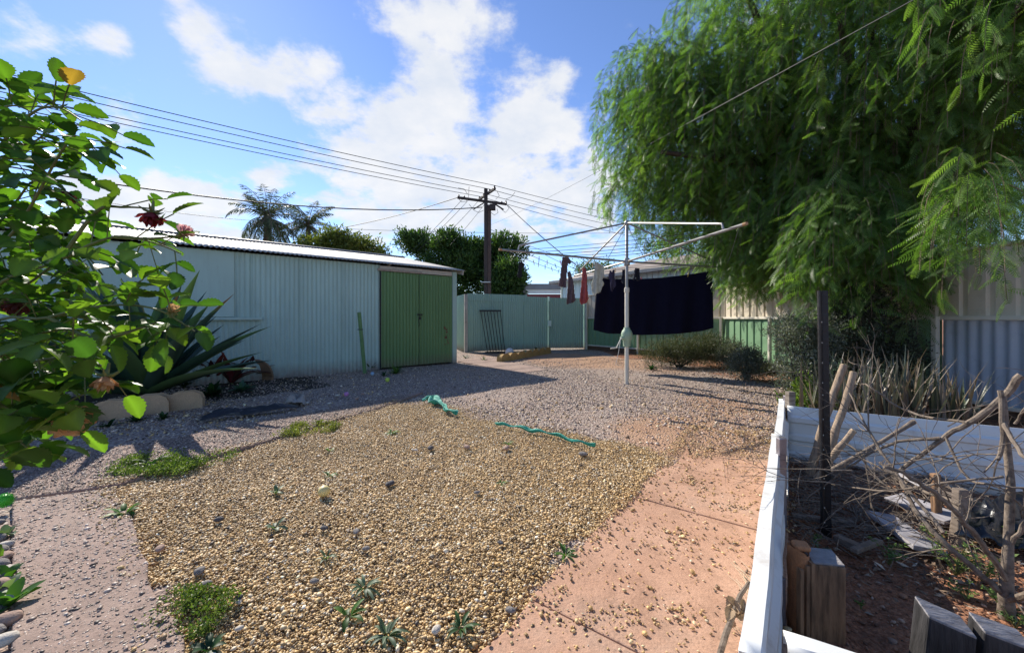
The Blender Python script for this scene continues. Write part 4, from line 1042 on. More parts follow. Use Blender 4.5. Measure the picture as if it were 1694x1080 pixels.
rosette('cordyline', 'dark red cordyline half hidden under the rose leaves', gr(120, 650), 16, .5, .08, REDC, (30,80), cat='plant', group='dark red cordylines by the shed')
WG = [(.05,.12,.02),(.07,.16,.03),(.10,.19,.04)]; DG = [(.02,.055,.02),(.035,.085,.025)]; GG = [(.10,.15,.09),(.14,.19,.12)]
for (px, py, n, L, W, cols, lab) in ((205,850,14,.085,.026,WG,'leafy green weed on the edge of the left path'), (456,815,7,.06,.018,GG,'small grey green weed left of the yellow fruit'),(640,1050,16,.075,.013,GG,'jagged grey green weed nearest the bottom of the pebbles'), (603,972,18,.07,.012,GG,'jagged grey green weed in the middle of the pebbles'),
    (540,922,10,.045,.01,GG,'small jagged weed behind the middle one'), (762,1038,12,.055,.013,DG,'dark green weed near the orange path corner'), (935,918,22,.07,.008,WG,'grassy tuft at the edge of the orange path'), (455,872,7,.06,.02,GG,'tiny weed in the pebbles left of the middle'),
    (545,786,6,.05,.018,WG,'tiny green weed just above the yellow fruit'), (648,716,9,.09,.018,WG,'small weed at the far edge of the pebbles'), (250,770,14,.12,.02,DG,'dark weed between path and ground cover'), (345,1074,10,.06,.022,DG,'dark leafy weed at the bottom edge beside the green mat'), (576,1018,6,.06,.02,WG,'pale green seedling near the bottom pebbles'),
    (840,735,7,.06,.015,WG,'seedling below the right teal strip'), (545,745,6,.05,.015,WG,'seedling under the path edge'), (830,800,5,.04,.014,WG,'lone seedling in the right of the pebbles')):
    rosette('weed', lab, gr(px, py, .015), n, L, W, cols, (4,62), cat='weed', group='weeds in the gravel', curl=.8)
for (px, py, n, L, W, cols, lab) in ((655,618,60,.24,.016,WG,'thick grass tuft at the foot of the green doors'), (613,612,18,.2,.03,DG,'leafy weed behind the green stake'), (475,617,22,.2,.05,DG,'leafy weed right of the clay disc'), (520,615,12,.12,.03,DG,'small weed against the teal shed wall'), (635,622,14,.1,.03,DG,'small weed left of the tennis ball'),
    (225,698,20,.10,.03,DG,'dark weed in front of the edging stones'),(270,694,16,.09,.03,DG,'dark weed before the rightmost edging stone'),(180,706,16,.10,.03,DG,'dark weed before the leftmost edging stone'),(350,655,40,.22,.06,DG,'broad weed in front of the cordylines'),(400,648,30,.18,.05,[(.06,.13,.09),(.09,.17,.12)],'blue green weed mat in front of the cordylines'),(305,640,24,.2,.05,DG,'leafy weed behind the rightmost edging stone'),
    (770,592,12,.14,.03,DG,'weed at the end of the teal fence'), (800,596,12,.16,.02,GG,'straggly weed in front of the leaning rack'), (888,580,24,.14,.04,DG,'dark weed where the yellow edging ends'), (1078,612,18,.16,.04,DG,'weed between the line post and the rosemary')):
    rosette('weed', lab, gr(px, py), n, L, W, cols, (15,80), cat='weed', group='weeds along walls and edges')
def mat_cover(label, poly, n, L, cols, h=.02):
    P_ = np.array([gr(*q)[:2] for q in poly]); x, y = scatter(n*4, P_[:,0].min(), P_[:,0].max(), P_[:,1].min(), P_[:,1].max())
    k = in_poly(x+RNG.normal(size=len(x))*.05, y+RNG.normal(size=len(x))*.05, [tuple(q) for q in P_]) & (RNG.random(len(x)) < .04+.96*sstep(.40,.58,fbm(x*7,y*7,17))); x, y = x[k][:n], y[k][:n]; m = len(x)
    P = np.stack([x, y, .02+RNG.random(m)**1.5*h*2], 1); D = unit(rand_unit(m)+np.array([0,0,.7])); Sd = unit(np.cross(D, rand_unit(m)))
    v, f = leaf_quads(P, D, Sd, L*RNG.uniform(.6,1.3,m), L*.55); c = P.mean(0)
    build_np('ground_cover', v, f, LEAF_G, None, base=(float(c[0]), float(c[1]), .02), cols=np.repeat(lerp_cols(m, cols, .2), 4, 0), label=label, cat='ground cover', kind='stuff')
CV = [(.06,.10,.02),(.10,.16,.03),(.15,.20,.05),(.2,.23,.08)]
mat_cover('low green creeping mat at the bottom edge of the pebbles', [(255,1020),(290,990),(350,992),(362,1020),(340,1065),(280,1070),(258,1045)], 5200, .012, CV, .02)
mat_cover('green creeping mat in the corner where the left paths meet', [(185,790),(210,765),(300,755),(370,752),(385,765),(330,785),(250,795)], 6500, .016, CV, .02)
mat_cover('yellow green creeping patch at the path edge further back', [(462,726),(480,710),(545,704),(560,712),(520,724)], 4000, .018, [(.12,.15,.03),(.2,.21,.06),(.26,.25,.09)], .02)
# ================================================================== ROTARY CLOTHESLINE
STEEL = M('weathered_line_steel', (.34,.33,.31), .5, .6, .2, 10, (60,.2), dirt=((.20,.13,.09), .6, .85, 12))
CAST = M('sage_cast_iron', (.30,.40,.28), .6, 0, .12, 12, (50,.2)); ORNG = M('orange_cap', (.36,.20,.09), .5)
HU = V((1.917, 6.46, 0)); hz_ = lambda z: HU+V((0,0,z))
cl_ = thing('rotary_clothesline', 'rotary clothesline on a cream mast in the middle of the yard', 'clothesline', HU)
MB().lathe(hz_(0), [(.034,-.1),(.034,1.55),(.030,1.56)], 14).build('mast', CREAM_P, cl_)
MB().lathe(hz_(0), [(.042,1.53),(.042,1.60),(.03,1.61)], 14).build('collar', CREAM_P, cl_)
MB().lathe(hz_(0), [(.026,1.55),(.026,2.69),(.018,2.70)], 12).build('inner_mast', STEEL, cl_)
gear = MB(); gear.lathe(hz_(0), [(.036,.62),(.06,.63),(.064,.72),(.088,.76),(.092,.84),(.075,.89),(.055,.91),(.05,.94),(.035,.945)], 16)
gear.tube([hz_(.77)+V((-.05,-.03,0)), hz_(.77)+V((-.115,-.06,0))], [.035,.03], 10)
gear = gear.build('winder', CAST, cl_)
MB().tube([hz_(.77)+V((-.11,-.06,0)), hz_(.70)+V((-.15,-.08,0)), hz_(.61)+V((-.2,-.1,0)), hz_(.60)+V((-.30,-.12,0))], .011, 7).build('handle', CREAM_P, gear)
MB().tube([hz_(.72)+V((-.12,-.05,0)), hz_(.5)+V((-.16,-.06,0)), hz_(.33)+V((-.2,-.05,0)), hz_(.31)+V((-.1,-.04,0))], .005, 5).build('cord', GALV, gear)
MB().lathe(hz_(0), [(.03,1.97),(.05,1.98),(.055,2.05),(.045,2.09),(.028,2.10)], 12).build('hub', STEEL, cl_)
MB().lathe(hz_(0), [(.02,2.64),(.04,2.655),(.04,2.70),(.02,2.725)], 12).build('head', STEEL, cl_)
TIP = {'A': V((-2.08,-.985,2.067)), 'B': V((.485,-2.47,2.067)), 'C': V((2.25,1.0,2.067)), 'D': V((-.48,2.40,2.067))}
def armp(k, t): return HU+V((TIP[k].x*t, TIP[k].y*t, 2.04+.027*t))
for k in 'ABCD':
    MB().tube([armp(k,.01), armp(k,1)], .0165 if k != 'B' else .017, 9).build('arm', STEEL, cl_)
    MB().tube([armp(k,.992), armp(k,1.010)], .0185, 9).build('end_cap', ORNG, cl_)
    top = hz_(2.685); e_ = armp(k,.87)+V((0,0,.085))
    MB().tube([top, e_.lerp(top,.04), e_, armp(k,.875)+V((0,0,.05)), armp(k,.88)], .013, 8).build('stay', STEEL, cl_)
LOOPS = [.97,.83,.69,.55,.41]
def wire_pt(a, b, t, u, sag): p = armp(a,t).lerp(armp(b,t), u); return p-V((0,0,sag*4*u*(1-u)+.008))
SAG = {}
for i, t_ in enumerate(LOOPS):
    pts = []
    for a, b in (('A','D'),('D','C'),('C','B'),('B','A')):
        sg_ = .035*t_
        if i == 0 and a == 'D': sg_ = .14
        SAG[(i, a)] = sg_
        pts += [wire_pt(a, b, t_, u/10, sg_) for u in range(10)]
    MB().tube(pts+[pts[0]], .0035, 4, cap=False).build('line_wire', WIRE, cl_)
for q in (.35,-.35):
    MB().tube([hz_(2.66), hz_(2.05)+V((q,q*.2,0))], .004, 4).build('stay_wire', WIRE, cl_)

# ---- navy sheet folded over the outer wire
NAVY = M('navy_cotton', (.005,.005,.016), .95, 0, .15, 8, (120,.15), spec=.15)
a_u, b_u = .165, .925
sh_base = wire_pt('D','C',LOOPS[0],.5,.14)
def sheet_fn(side):
    def fn(u, v_):
        uu = a_u+(b_u-a_u)*u; p = wire_pt('D','C',LOOPS[0],uu,.14); d = (armp('C',.97)-armp('D',.97)); d.z = 0; d.normalize(); nn_ = V((d.y,-d.x,0))
        drop = (1.20-.05*u-.05*math.exp(-(u/.06)**2)-.03*math.exp(-((1-u)/.06)**2))*(1 if side > 0 else .93)
        fold = (.05*math.sin(u*19+1)+.028*math.sin(u*41+v_*2))*(.25+v_)*(1 if u > .3 else 1.8)
        belly = .05*math.sin(v_*3.14)*side
        hem = .006 if v_ > .94 else 0
        return p+nn_*(side*(.006+.012*v_)+fold+belly*.3+hem*side)+d*(-.04*v_*(1-u)+.02*v_*u)-V((0,0,drop*v_-.006))
    return fn
mb = MB(); mb.grid(sheet_fn(1), 90, 36); mb.grid(sheet_fn(-1), 90, 30)
mb.build('bed_sheet', NAVY, None, base=sh_base, label='large navy bed sheet folded over the outer line', cat='bed sheet', solid=.003)

# ---- small garments
def cloth(label, name, anchor, top_w, rows, col, yaw=0., folds=.012, cat='clothing', thick=.018, shear=0., seed=0, grp=None):
    """rows: list of (drop, left, right) outline; a doubled cloth with folds, closed at the sides"""
    p = V(anchor); dx = V((math.cos(yaw), math.sin(yaw), 0)); dn = V((-math.sin(yaw), math.cos(yaw), 0)); rr = random.Random(seed)
    ph = rr.uniform(0,6); m = M(name+'_cloth', col, .9, 0, .22, 14, (120,.3), spec=.2)
    mb = MB(); nr = len(rows); N = 16
    def fn(u, v_):
        f = v_*(nr-1); i = min(int(f), nr-2); q = f-i; a, b = rows[i], rows[i+1]
        q = q*q*(3-2*q)*.5+q*.5
        dr = a[0]+(b[0]-a[0])*q; l = a[1]+(b[1]-a[1])*q; r = a[2]+(b[2]-a[2])*q
        ang = u*2*math.pi; x = (l+r)/2+(r-l)/2*math.cos(ang); y = thick*math.sin(ang)*(.3+.7*v_)+folds*math.sin(x*75+ph+v_*3)*(.3+1.2*v_)+folds*.7*math.sin(v_*17+x*30+ph)
        return p+dx*(x+shear*dr)+dn*y-V((0,0,dr+.006*math.sin(ang*3+ph)*v_))
    mb.grid(fn, N*2, 22)
    return mb.build(name, m, None, base=p, label=label, cat=cat, group=grp, solid=.003, angle=75)
def laundry(label, name, z_, outline, col, zoom=(900,400,6.0), fold=.02, cat='clothing', seed=1):
    O = [at(zoom[0]+a/zoom[2], zoom[1]+b/zoom[2], z_) for a, b in outline]; xs_ = [p.x for p in O]; zs_ = [p.z for p in O]
    x0, x1, z0, z1 = min(xs_), max(xs_), min(zs_), max(zs_); st = .011; nx_, nz_ = int((x1-x0)/st)+2, int((z1-z0)/st)+2
    poly = [(p.x, p.z) for p in O]; gx_, gz_ = np.meshgrid(x0+np.arange(nx_)*st, z0+np.arange(nz_)*st)
    ins = in_poly(gx_[:-1,:-1].ravel()+st/2, gz_[:-1,:-1].ravel()+st/2, poly).reshape(nz_-1, nx_-1)
    used = {}; mb = MB()
    def vid(i, k):
        if (i, k) not in used:
            x, z = gx_[k, i], gz_[k, i]; q = (z1-z)/(z1-z0)
            y = fold*(math.sin((x-x0)*62+q*3+seed)*(.25+q)+.6*math.sin((x-x0)*25-q*7+seed*2)*q+.5*(float(fbm(np.array([x*14]), np.array([z*9]), seed, 3)[0])-.5))
            used[(i, k)] = len(mb.v); mb.v.append(V((x, z_+y, z)))
        return used[(i, k)]
    for k in range(nz_-1):
        for i in range(nx_-1):
            if ins[k, i]: mb.f.append((vid(i,k), vid(i+1,k), vid(i+1,k+1), vid(i,k+1)))
    m = M(name+'_cloth', col, .9, 0, .28, 16, (120,.3), spec=.2)
    return mb.build(name, m, None, base=((x0+x1)/2, z_, z1), label=label, cat=cat, solid=.012, angle=80)
laundry('brown grey trousers draped from the left arm', 'trousers', 6.0, [(180,155),(240,148),(272,205),(255,222),(235,215),(212,455),(145,440),(165,300)], (.095,.065,.075), seed=1)
laundry('brown grey trouser leg hanging lowest, left of the red shirt', 'leggings', 8.0, [(232,300),(258,292),(270,320),(290,400),(312,585),(295,600),(225,622),(222,595),(240,420)], (.11,.08,.09), seed=2)
laundry('faded red shirt pegged by its hem', 'shirt', 7.25, [(385,265),(402,255),(420,275),(425,400),(440,560),(425,605),(375,622),(355,590),(372,430)], (.32,.075,.075), fold=.03, seed=3)
laundry('off white pants hanging crooked near the mast', 'pants', 6.5, [(505,195),(590,240),(597,345),(575,375),(595,420),(575,450),(555,505),(522,512),(495,530),(485,510),(470,430),(490,370),(500,300)], (.40,.40,.33), seed=4)
laundry('dark patterned underwear left of the mast', 'underwear', 7.7, [(655,285),(675,300),(682,278),(700,278),(700,340),(715,430),(675,495),(655,480),(655,375),(635,355)], (.05,.045,.08), seed=5)
laundry('small black sock hanging right behind the mast', 'sock', 7.6, [(778,275),(805,272),(803,410),(785,420),(772,400)], (.02,.02,.03), seed=6)
laundry('black briefs just right of the mast', 'briefs', 7.3, [(902,265),(950,263),(948,385),(925,390),(908,345),(895,385),(885,375)], (.02,.02,.03), seed=7)
laundry('lone black sock at the left end of the line', 'sock', 6.1, [(408,490),(420,484),(440,500),(425,520),(425,565),(405,572),(398,560),(405,530)], (.018,.02,.024), (730,280,3.175), seed=8)
# pegs
PEGM = [M('wooden_peg', (.45,.30,.15), .7), M('pink_peg', (.6,.16,.2), .5), M('yellow_peg', (.55,.42,.08), .5), M('blue_peg', (.12,.18,.3), .5), M('green_peg', (.1,.3,.2), .5)]
pk = [(0,'A',.30,2,'alone near the lone sock'),(0,'A',.36,0,'between sock and grey trousers, outer line'),(0,'A',.45,3,'in the middle of the outer left line'),(0,'A',.55,0,'past the middle of the outer left line'),(0,'A',.66,4,'towards the far end of the outer line'),(0,'A',.80,0,'near the far stay on the outer line'),
      (1,'A',.18,3,'on the second line by the left arm'),(1,'A',.30,0,'on the second line above the trousers'),(1,'A',.44,4,'middle of the second left line'),(1,'A',.6,0,'two thirds along the second left line'),(1,'A',.85,0,'holding the lowest trouser leg'),(2,'A',.30,1,'on the third line left of the red shirt'),(2,'A',.76,0,'holding the red shirt'),(2,'A',.90,1,'on the third line beyond the red shirt'),
      (4,'A',.54,0,'holding the off white pants'),(3,'D',.25,0,'holding the patterned underwear'),(0,'D',.20,1,'at the left end of the navy sheet'),(0,'D',.48,1,'at the middle of the navy sheet'),(0,'D',.78,2,'near the right end of the navy sheet')]
nmp = ['wooden','pink','yellow','blue','green']
for (i, a, u, m, lab) in pk:
    b = {'A':'D','D':'C'}[a]; p = wire_pt(a, b, LOOPS[i], u, SAG[(i,a)]); mb = MB(); tl = random.uniform(-.35,.35)
    R_ = Matrix.Rotation(tl, 3, 'Y')
    for s_ in (-1,1): mb.pbox(p+R_@V((-.005,s_*.004-.003,-.045)), R_@V((.010,0,0)), R_@V((0,.006,0)), R_@V((0,s_*.004,.085)))
    mb.box(p+V((0,0,.004)), (.012,.02,.006), R_)
    mb.build('clothes_peg', PEGM[m], None, base=p, label=f'{nmp[m]} clothes peg {lab}', cat='clothes peg', group='pegs on the clothesline', smooth=False)

# ================================================================== THINGS BY THE SHED AND FENCE
stake = thing('stake', 'green painted wooden stake leaning by the shed doors', 'stake', gr(603,621))
MB().tube([gr(604,621,-.05), at(594,517,7.35)], [.036,.034], 10).build('shaft', M('stake_green', (.13,.25,.10), .6, 0, .2, 9), stake)
MB().box(at(596,545,7.34), (.10,.02,.015)).build('nail', DARK_M, stake, smooth=False)
# leaning bar rack
rk = thing('steel_rack', 'black barred steel rack leaning on the teal fence', 'rack', F(.95,.5,0))
a0, a1, b0, b1 = F(.62,.10,1.27), F(1.32,.10,1.27), F(.92,.62,.03), F(1.62,.62,.03)
a0, a1 = at(793,514,12.45), at(829,514,12.55); b0, b1 = at(806,583,12.0), at(836,582,12.05); b0.z = b1.z = .03
for k in range(7): MB().tube([a0.lerp(a1, .06+.15*k), b0.lerp(b1, .02+.16*k)], .012, 6).build('bar', DARK_M, rk)
MB().beam(a0, a1, .05, .05).build('top_rail', DARK_M, rk, smooth=False); MB().beam(b0+V((-.06,0,0)), b1+V((.06,0,0)), .06, .06).build('bottom_rail', DARK_M, rk, smooth=False)
p = gr(843,590); MB().lathe(p, [(.125*math.sin(math.pi*i/14)+.0005, .125-.125*math.cos(math.pi*i/14)) for i in range(15)], 20).build('ball', M('grubby_white_ball', (.62,.62,.62), .6, 0, .15, 12, dirt=((.35,.33,.32),.5,.7,14)), None, base=p, label='grubby white ball resting beside the yellow edging', cat='ball')
YB = M('ochre_concrete', (.42,.27,.10), .9, 0, .25, 9, (60,.5))
e0, e1 = gr(826,599), gr(908,584)
for k in range(7):
    q = (k+.5)/7; p = e0.lerp(e1, q); d = (e1-e0).normalized(); L = (e1-e0).length/7
    mb = MB(); poly = [(-L*.48,0)]+[(L*.48*math.cos(math.pi-math.pi*i/10), .13*abs(math.sin(math.pi*i/10))**.7+.05) for i in range(11)]+[(L*.48,0)]
    k0 = [p+d*a+V((0,0,b)) for a, b in poly]; nn_ = V((-d.y,d.x,0))*.07; n = len(k0)
    mb.add([x-nn_ for x in k0]+[x+nn_ for x in k0], [tuple(range(n)), tuple(reversed(range(n,2*n)))]+[(j,(j+1)%n+0,(j+1)%n+n,j+n) for j in range(n)])
    mb.build('edging_block', YB, None, base=p, smooth=False, bevel=.02, label=f'{["nearest","second nearest","third nearest","middle","third farthest","second farthest","farthest"][k]} scallop of the ochre concrete edging by the white ball', cat='edging block', group='ochre scalloped edging blocks')
# concrete edging stones in front of the agave
EDG = M('sandy_concrete', (.46,.32,.20), .95, 0, .2, 7, (70,.7), fine=.25)
for k, (x0, x1, yb, yt, lab) in enumerate(((88,148,706,672,'sandy concrete edging stone mostly hidden by rose leaves'),(152,215,697,657,'leftmost clear sandy edging stone before the agave'),(214,276,688,652,'middle sandy edging stone before the agave'),(276,332,680,645,'rightmost sandy edging stone before the agave'))):
    a, b = gr(x0, yb), gr(x1, yb-5); h = (b-a).length*.60; d = (b-a).normalized(); nn_ = V((-d.y,d.x,0))*.075; L = (b-a).length
    prof = [(0,-.03),(0,h*.62),(L*.12,h*.88),(L*.28,h),(L*.74,h*1.0),(L*.92,h*.86),(L*.985,h*.6),(L*.985,-.03)]
    pts = [a+d*x+V((0,0,z)) for x, z in prof]; n = len(pts); mb = MB()
    mb.add([q for q in pts]+[q+nn_*2+V((0,0,-.004)) for q in pts], [tuple(range(n)), tuple(reversed(range(n,2*n)))]+[(j,(j+1)%n,(j+1)%n+n,j+n) for j in range(n)])
    mb.build('edging_stone', EDG, None, base=(a+b)/2, smooth=False, bevel=.022, label=lab, cat='edging stone', group='sandy edging stones before the agave')
# old clay disc on edge against the wall
p = gr(424,629); MB().grid(lambda u, v_: p+V((math.cos(u*6.283)*.30*min(1,v_*1.4), .05*math.cos(v_*3.1)+.02, math.sin(u*6.283)*.30*min(1,v_*1.4)+.06)), 40, 8).build('clay_disc', M('brown_clay', (.23,.14,.08), .9, 0, .2, 10, (60,.4)), None, base=p, label='round brown clay disc half buried against the shed wall', cat='clay disc', solid=.03)
def ball(px, py, r, m, label, name='ball', cat='ball', sq=1.0):
    p = gr(px, py); p.z = .012
    MB().lathe(p, [(r*math.sin(math.pi*i/10)+.0004, (r-r*math.cos(math.pi*i/10))*sq) for i in range(11)], 16).build(name, m, None, base=p, label=label, cat=cat)
ball(641,633,.038, M('tennis_felt', (.50,.62,.10), .95, 0, .1, 40), 'bright yellow green tennis ball on the shaded gravel', 'tennis_ball')
ball(616,622,.035, M('blue_ball', (.30,.45,.62), .6, 0, .4, 20), 'small pale blue ball near the green stake')
ball(536,824,.035, M('pale_yellow_skin', (.66,.54,.22), .5, 0, .08, 20), 'pale yellow fruit lying on the pebbles', 'lemon', 'fruit', .92)
ball(573,657,.032, M('pink_ball', (.55,.22,.45), .6, 0, .3, 20), 'small pinkish purple ball on the shaded gravel')
# spiky green ball at the left edge
p = gr(7,846); p.z = .03; mb = MB(); mb.lathe(p, [(.034*math.sin(math.pi*i/10)+.0004, .034-.034*math.cos(math.pi*i/10)) for i in range(11)], 16)
for k in range(150):
    z = 1-2*(k+.5)/150; r = math.sqrt(1-z*z); a = k*2.39996; d = V((r*math.cos(a), r*math.sin(a), z)); c = p+V((0,0,.034)); mb.tube([c+d*.032, c+d*.043], [.003,.0008], 4)
mb.build('spiky_ball', M('green_rubber', (.06,.42,.02), .5), None, base=p, label='bright green spiky rubber ball at the left path edge', cat='ball')
# teal shade cloth scraps
TEALC = M('teal_shade_cloth', (.03,.30,.22), .75, 0, .15, 20, (120,.3))
def scrap(label, pts, w_, seed):
    P_ = [gr(*q, .02) for q in pts]; rr = random.Random(seed); n = len(P_)
    def fn(u, v_):
        f = u*(n-1); i = min(int(f), n-2); p = P_[i].lerp(P_[i+1], f-i); d = (P_[i+1]-P_[i]).normalized(); s_ = V((-d.y,d.x,0))
        tw = math.sin(u*9+seed)*1.2; ww = w_*(.35+.65*abs(math.sin(u*5+seed*2)))*(1-.6*u**3)
        o = (v_-.5)*ww
        return p+s_*o*math.cos(tw)+V((0,0,abs(o*math.sin(tw))+.014+.012*math.sin(u*17+seed)**2+.012*math.sin(v_*7+u*20)))
    mb = MB(); mb.grid(fn, 70, 8); mb.build('cloth_scrap', TEALC, None, base=P_[0], label=label, cat='cloth scrap', solid=.004, angle=70)
scrap('crumpled teal shade cloth scrap nearest the shed shadow', [(700,664),(716,662),(720,670),(734,676),(740,684),(756,688)], .17, 3)
scrap('long narrow teal cloth strip trailing across the gravel', [(820,703),(845,708),(880,716),(915,722),(950,733),(985,741)], .055, 6)
# black weed mat and rag
BLK = M('black_plastic', (.012,.013,.016), .32, 0, .3, 12, (30,.5))
def crumple(name, label, poly, mat, h, seed, cat, n=26, z0=.03):
    a, b, c_, d = [gr(*q) for q in poly]; base = (a+b+c_+d)/4
    def fn(u, v_):
        p = a.lerp(b, u).lerp(d.lerp(c_, u), v_); e_ = 1-max(abs(2*u-1), abs(2*v_-1))**4*.7
        q = float(fbm(np.array([u*4+seed]), np.array([v_*3+seed*1.7]), seed, 4)[0]); r = float(vnoise(np.array([u*9.]), np.array([v_*8.+seed]), seed)[0])
        return V((p.x+(r-.5)*h*.5, p.y+(q-.5)*h*.5, z0+h*(q*q*1.9+.25*abs(r-.5))*e_))
    mb = MB(); mb.grid(fn, n, n); return mb.build(name, mat, None, base=base, label=label, cat=cat, solid=.004, angle=50)
crumple('weed_mat', 'strip of black weed mat along the shaded path edge', [(330,702),(492,680),(490,675),(335,697)], BLK, .09, 2, 'weed mat')
crumple('rag', 'grubby pale rag on the end of the black weed mat', [(472,672),(505,674),(508,663),(482,659)], M('grey_rag', (.30,.26,.22), .95), .10, 5, 'rag', 16)

# loose stones
def rock(label, px, py, s, col, name='rock', grp='larger stones lying on the pebbles'):
    s *= (1 if name == 'cobble' else .72); p = gr(px, py, .02); r = random.Random(int(px*7+py))
    import bmesh
    bm = bmesh.new(); bmesh.ops.create_icosphere(bm, subdivisions=3, radius=1)
    o = [r.uniform(0,50) for _ in range(3)]
    for q in bm.verts:
        n_ = float(fbm(np.array([q.co.x*1.3+o[0]]), np.array([q.co.y*1.3+q.co.z*1.1+o[1]]), 3, 4)[0]); q.co *= (.72+.55*n_)
    ang = r.uniform(0,6); R_ = Matrix.Rotation(ang, 3, 'Z'); vs_ = [p+R_@V((q.co.x*s, q.co.y*s*.7, q.co.z*s*.5+s*.22)) for q in bm.verts]; fs_ = [tuple(x.index for x in f.verts) for f in bm.faces]; bm.free()
    MB().add(vs_, fs_).build(name, col, None, base=p, label=label, cat='stone', group=grp, angle=60)
RK = [M('grey_rock', (.20,.18,.165), .9, 0, .35, 40, (120,.6)), M('pinkish_rock', (.36,.24,.18), .9, 0, .3, 40, (120,.5)), M('dark_slag', (.08,.075,.08), .8, 0, .5, 50, (140,.9)), M('pale_rock', (.5,.45,.38), .9, 0, .25, 40, (120,.5))]
for (px, py, s, m, lab) in ((330,946,.036,0,'grey flat stone in the left of the pebbles'),(265,908,.036,1,'pinkish stone at the left border of the pebbles'),(362,860,.034,2,'dark slag lump at the left of the pebbles'),(645,801,.042,2,'dark slag lump above the centre of the pebbles'),(536,874,.030,2,'dark lump below the yellow fruit'),(589,880,.030,0,'grey lump in the middle of the pebbles'),(605,908,.024,0,'flat grey stone just above the middle weed'),(520,962,.026,0,'grey stone in the lower left pebbles'),
    (340,968,.032,0,'grey lump beside the grey flat stone'),(395,990,.024,2,'dark stone above the creeping mat'),(366,974,.020,0,'small grey stone between the lumps'),(395,996,.018,3,'pale chip near the creeping mat'),(712,742,.045,2,'dark clod at the far side of the pebbles'),(772,740,.045,1,'brown clod at the far side of the pebbles'),(838,742,.05,1,'brown lump under the long teal strip'),(965,752,.045,0,'grey lump at the end of the long teal strip'),(789,815,.026,0,'grey stone right of centre'),(828,898,.022,2,'dark chip in the right of the pebbles'),(845,1010,.026,0,'grey stone near the path corner'),(722,1042,.026,3,'pale stone near the bottom of the pebbles'),(396,1040,.02,3,'pale stone by the bottom weed'),(688,745,.03,3,'pale chip in the far pebbles')):
    rock(lab, px, py, s, RK[m])
for k, (px, py, s) in enumerate(((558,655,.05),(590,660,.05),(545,668,.045),(600,652,.04),(676,632,.045),(430,672,.05),(508,667,.05))):
    rock(['pale stone left of the pink ball','pale stone right of the pink ball','stone in front of the pink ball','small stone behind the pink ball','white stone right of the tennis ball','stone behind the black weed mat','stone beside the pale rag'][k], px, py, s, RK[3 if k % 2 == 0 else 1], grp='stones on the shaded gravel')
# cobbles at the far left edge
cb = [(px_-9, py_) for px_, py_ in [(2,868),(14,880),(3,892),(15,905),(4,915),(14,925),(5,936),(16,946),(4,958),(14,968),(5,985),(16,1000),(4,1012),(15,1030),(3,1045),(14,1062),(-12,880),(-14,920),(-14,960),(-15,1000),(-12,1040)]]
wd = ['topmost','second','third','fourth','fifth','sixth','seventh','eighth','ninth','tenth','eleventh','twelfth','thirteenth','fourteenth','fifteenth','lowest']
for k, (px, py) in enumerate(cb):
    rock((f'{wd[k]} cobble down from the green spiky ball' if k < 16 else f'cobble just beyond the left edge, row {k-15}'), px, py, random.uniform(.030,.045), RK[[0,1,0,3][k % 4]], name='cobble', grp='cobbles along the left path edge')
for (px, py, n, L, W, cols, lab) in ((12,1003,14,.09,.045,[(.09,.20,.03),(.06,.14,.03)],'broad leafed bright weed at the left edge'), (10,885,8,.06,.03,GG,'small grey weed under the spiky ball'), (14,955,9,.06,.03,WG,'small weed among the left cobbles'), (8,975,8,.07,.035,GG,'silvery weed above the broad leafed one')):
    rosette('weed', lab, gr(px, py, .02), n, L, W, cols, (25,75), cat='weed', group='weeds among the left cobbles')

# ================================================================== RIGHT GARDEN BED
WSH = M('white_colour_sheet', (.66,.665,.64), .5, 0, .04, 3, (20,.06), dirt=((.40,.34,.28), .54, .80, 7))
def wsheet(root, A, B, zt, flip=1, ribs=3, lip=.045, dents=0, name='sheet'):
    A, B = V(A), V(B); d = (B-A); L = d.length; d /= L; n = V((d.y,-d.x,0))*flip
    prof = [(-lip*.9,zt-.030),(-lip,zt-.004),(-.004,zt),(.002,zt-.012)]
    for r in range(ribs):
        z1 = zt-.012-(zt-.0)*(r+.12)/ribs; dz = zt/ribs
        prof += [(.002,z1-dz*.28),(.022,z1-dz*.38),(.022,z1-dz*.62),(.002,z1-dz*.72)]
    prof += [(.002,-.03)]
    m = int(L/.05); k = len(prof)
    def fn(u, v_):
        o, z = prof[min(k-1, int(round(v_*(k-1))))]; s_ = u*L
        w_ = dents*(vnoise(np.array([s_*5]), np.array([z*8]), 4)[0]-.5)
        return A+d*s_+n*(o+w_)+V((0,0,z+dents*.5*(vnoise(np.array([s_*4]), np.array([.5]), 9)[0]-.5)))
    mb = MB(); mb.grid(fn, m, k-1); return mb.build(name, WSH, root, solid=.0025, angle=30)
def E(y, off=0): t_ = (y-SH0.y)/U_SH.y; p = SH0+U_SH*t_-nrm*off; return V((p.x, p.y, 0))
eg = thing('garden_edging', 'white folded metal edging running along the orange path', 'garden edging', E(2.0))
wsheet(eg, E(2.35), E(.80), .395, -1, 2, .042, .012); wsheet(eg, E(3.36, .01), E(2.30, .012), .40, -1, 2, .042, .012)
GP = M('purple_grey_galv', (.36,.33,.36), .38, .7, .25, 7, (40,.2), dirt=((.22,.19,.22), .5, .75, 6))
for (px, yt, yb, w_, z_, lab) in ((1306,655,722,.050,3.25,0),(1301,726,888,.050,1.98,0),(1299,962,1064,.048,1.335,0)):
    p = at(px, yb, z_); p.z = 0; top = at(px, yt, z_).z; b_ = p
    mb = MB(); mb.pbox(b_-nrm*(-.012)+V((-.02,0,-.05)), V((.045,.010,0)), V((.0,.03,0)), V((0,0,top+.05))); mb.build('post', GP, eg, smooth=False, bevel=.004)
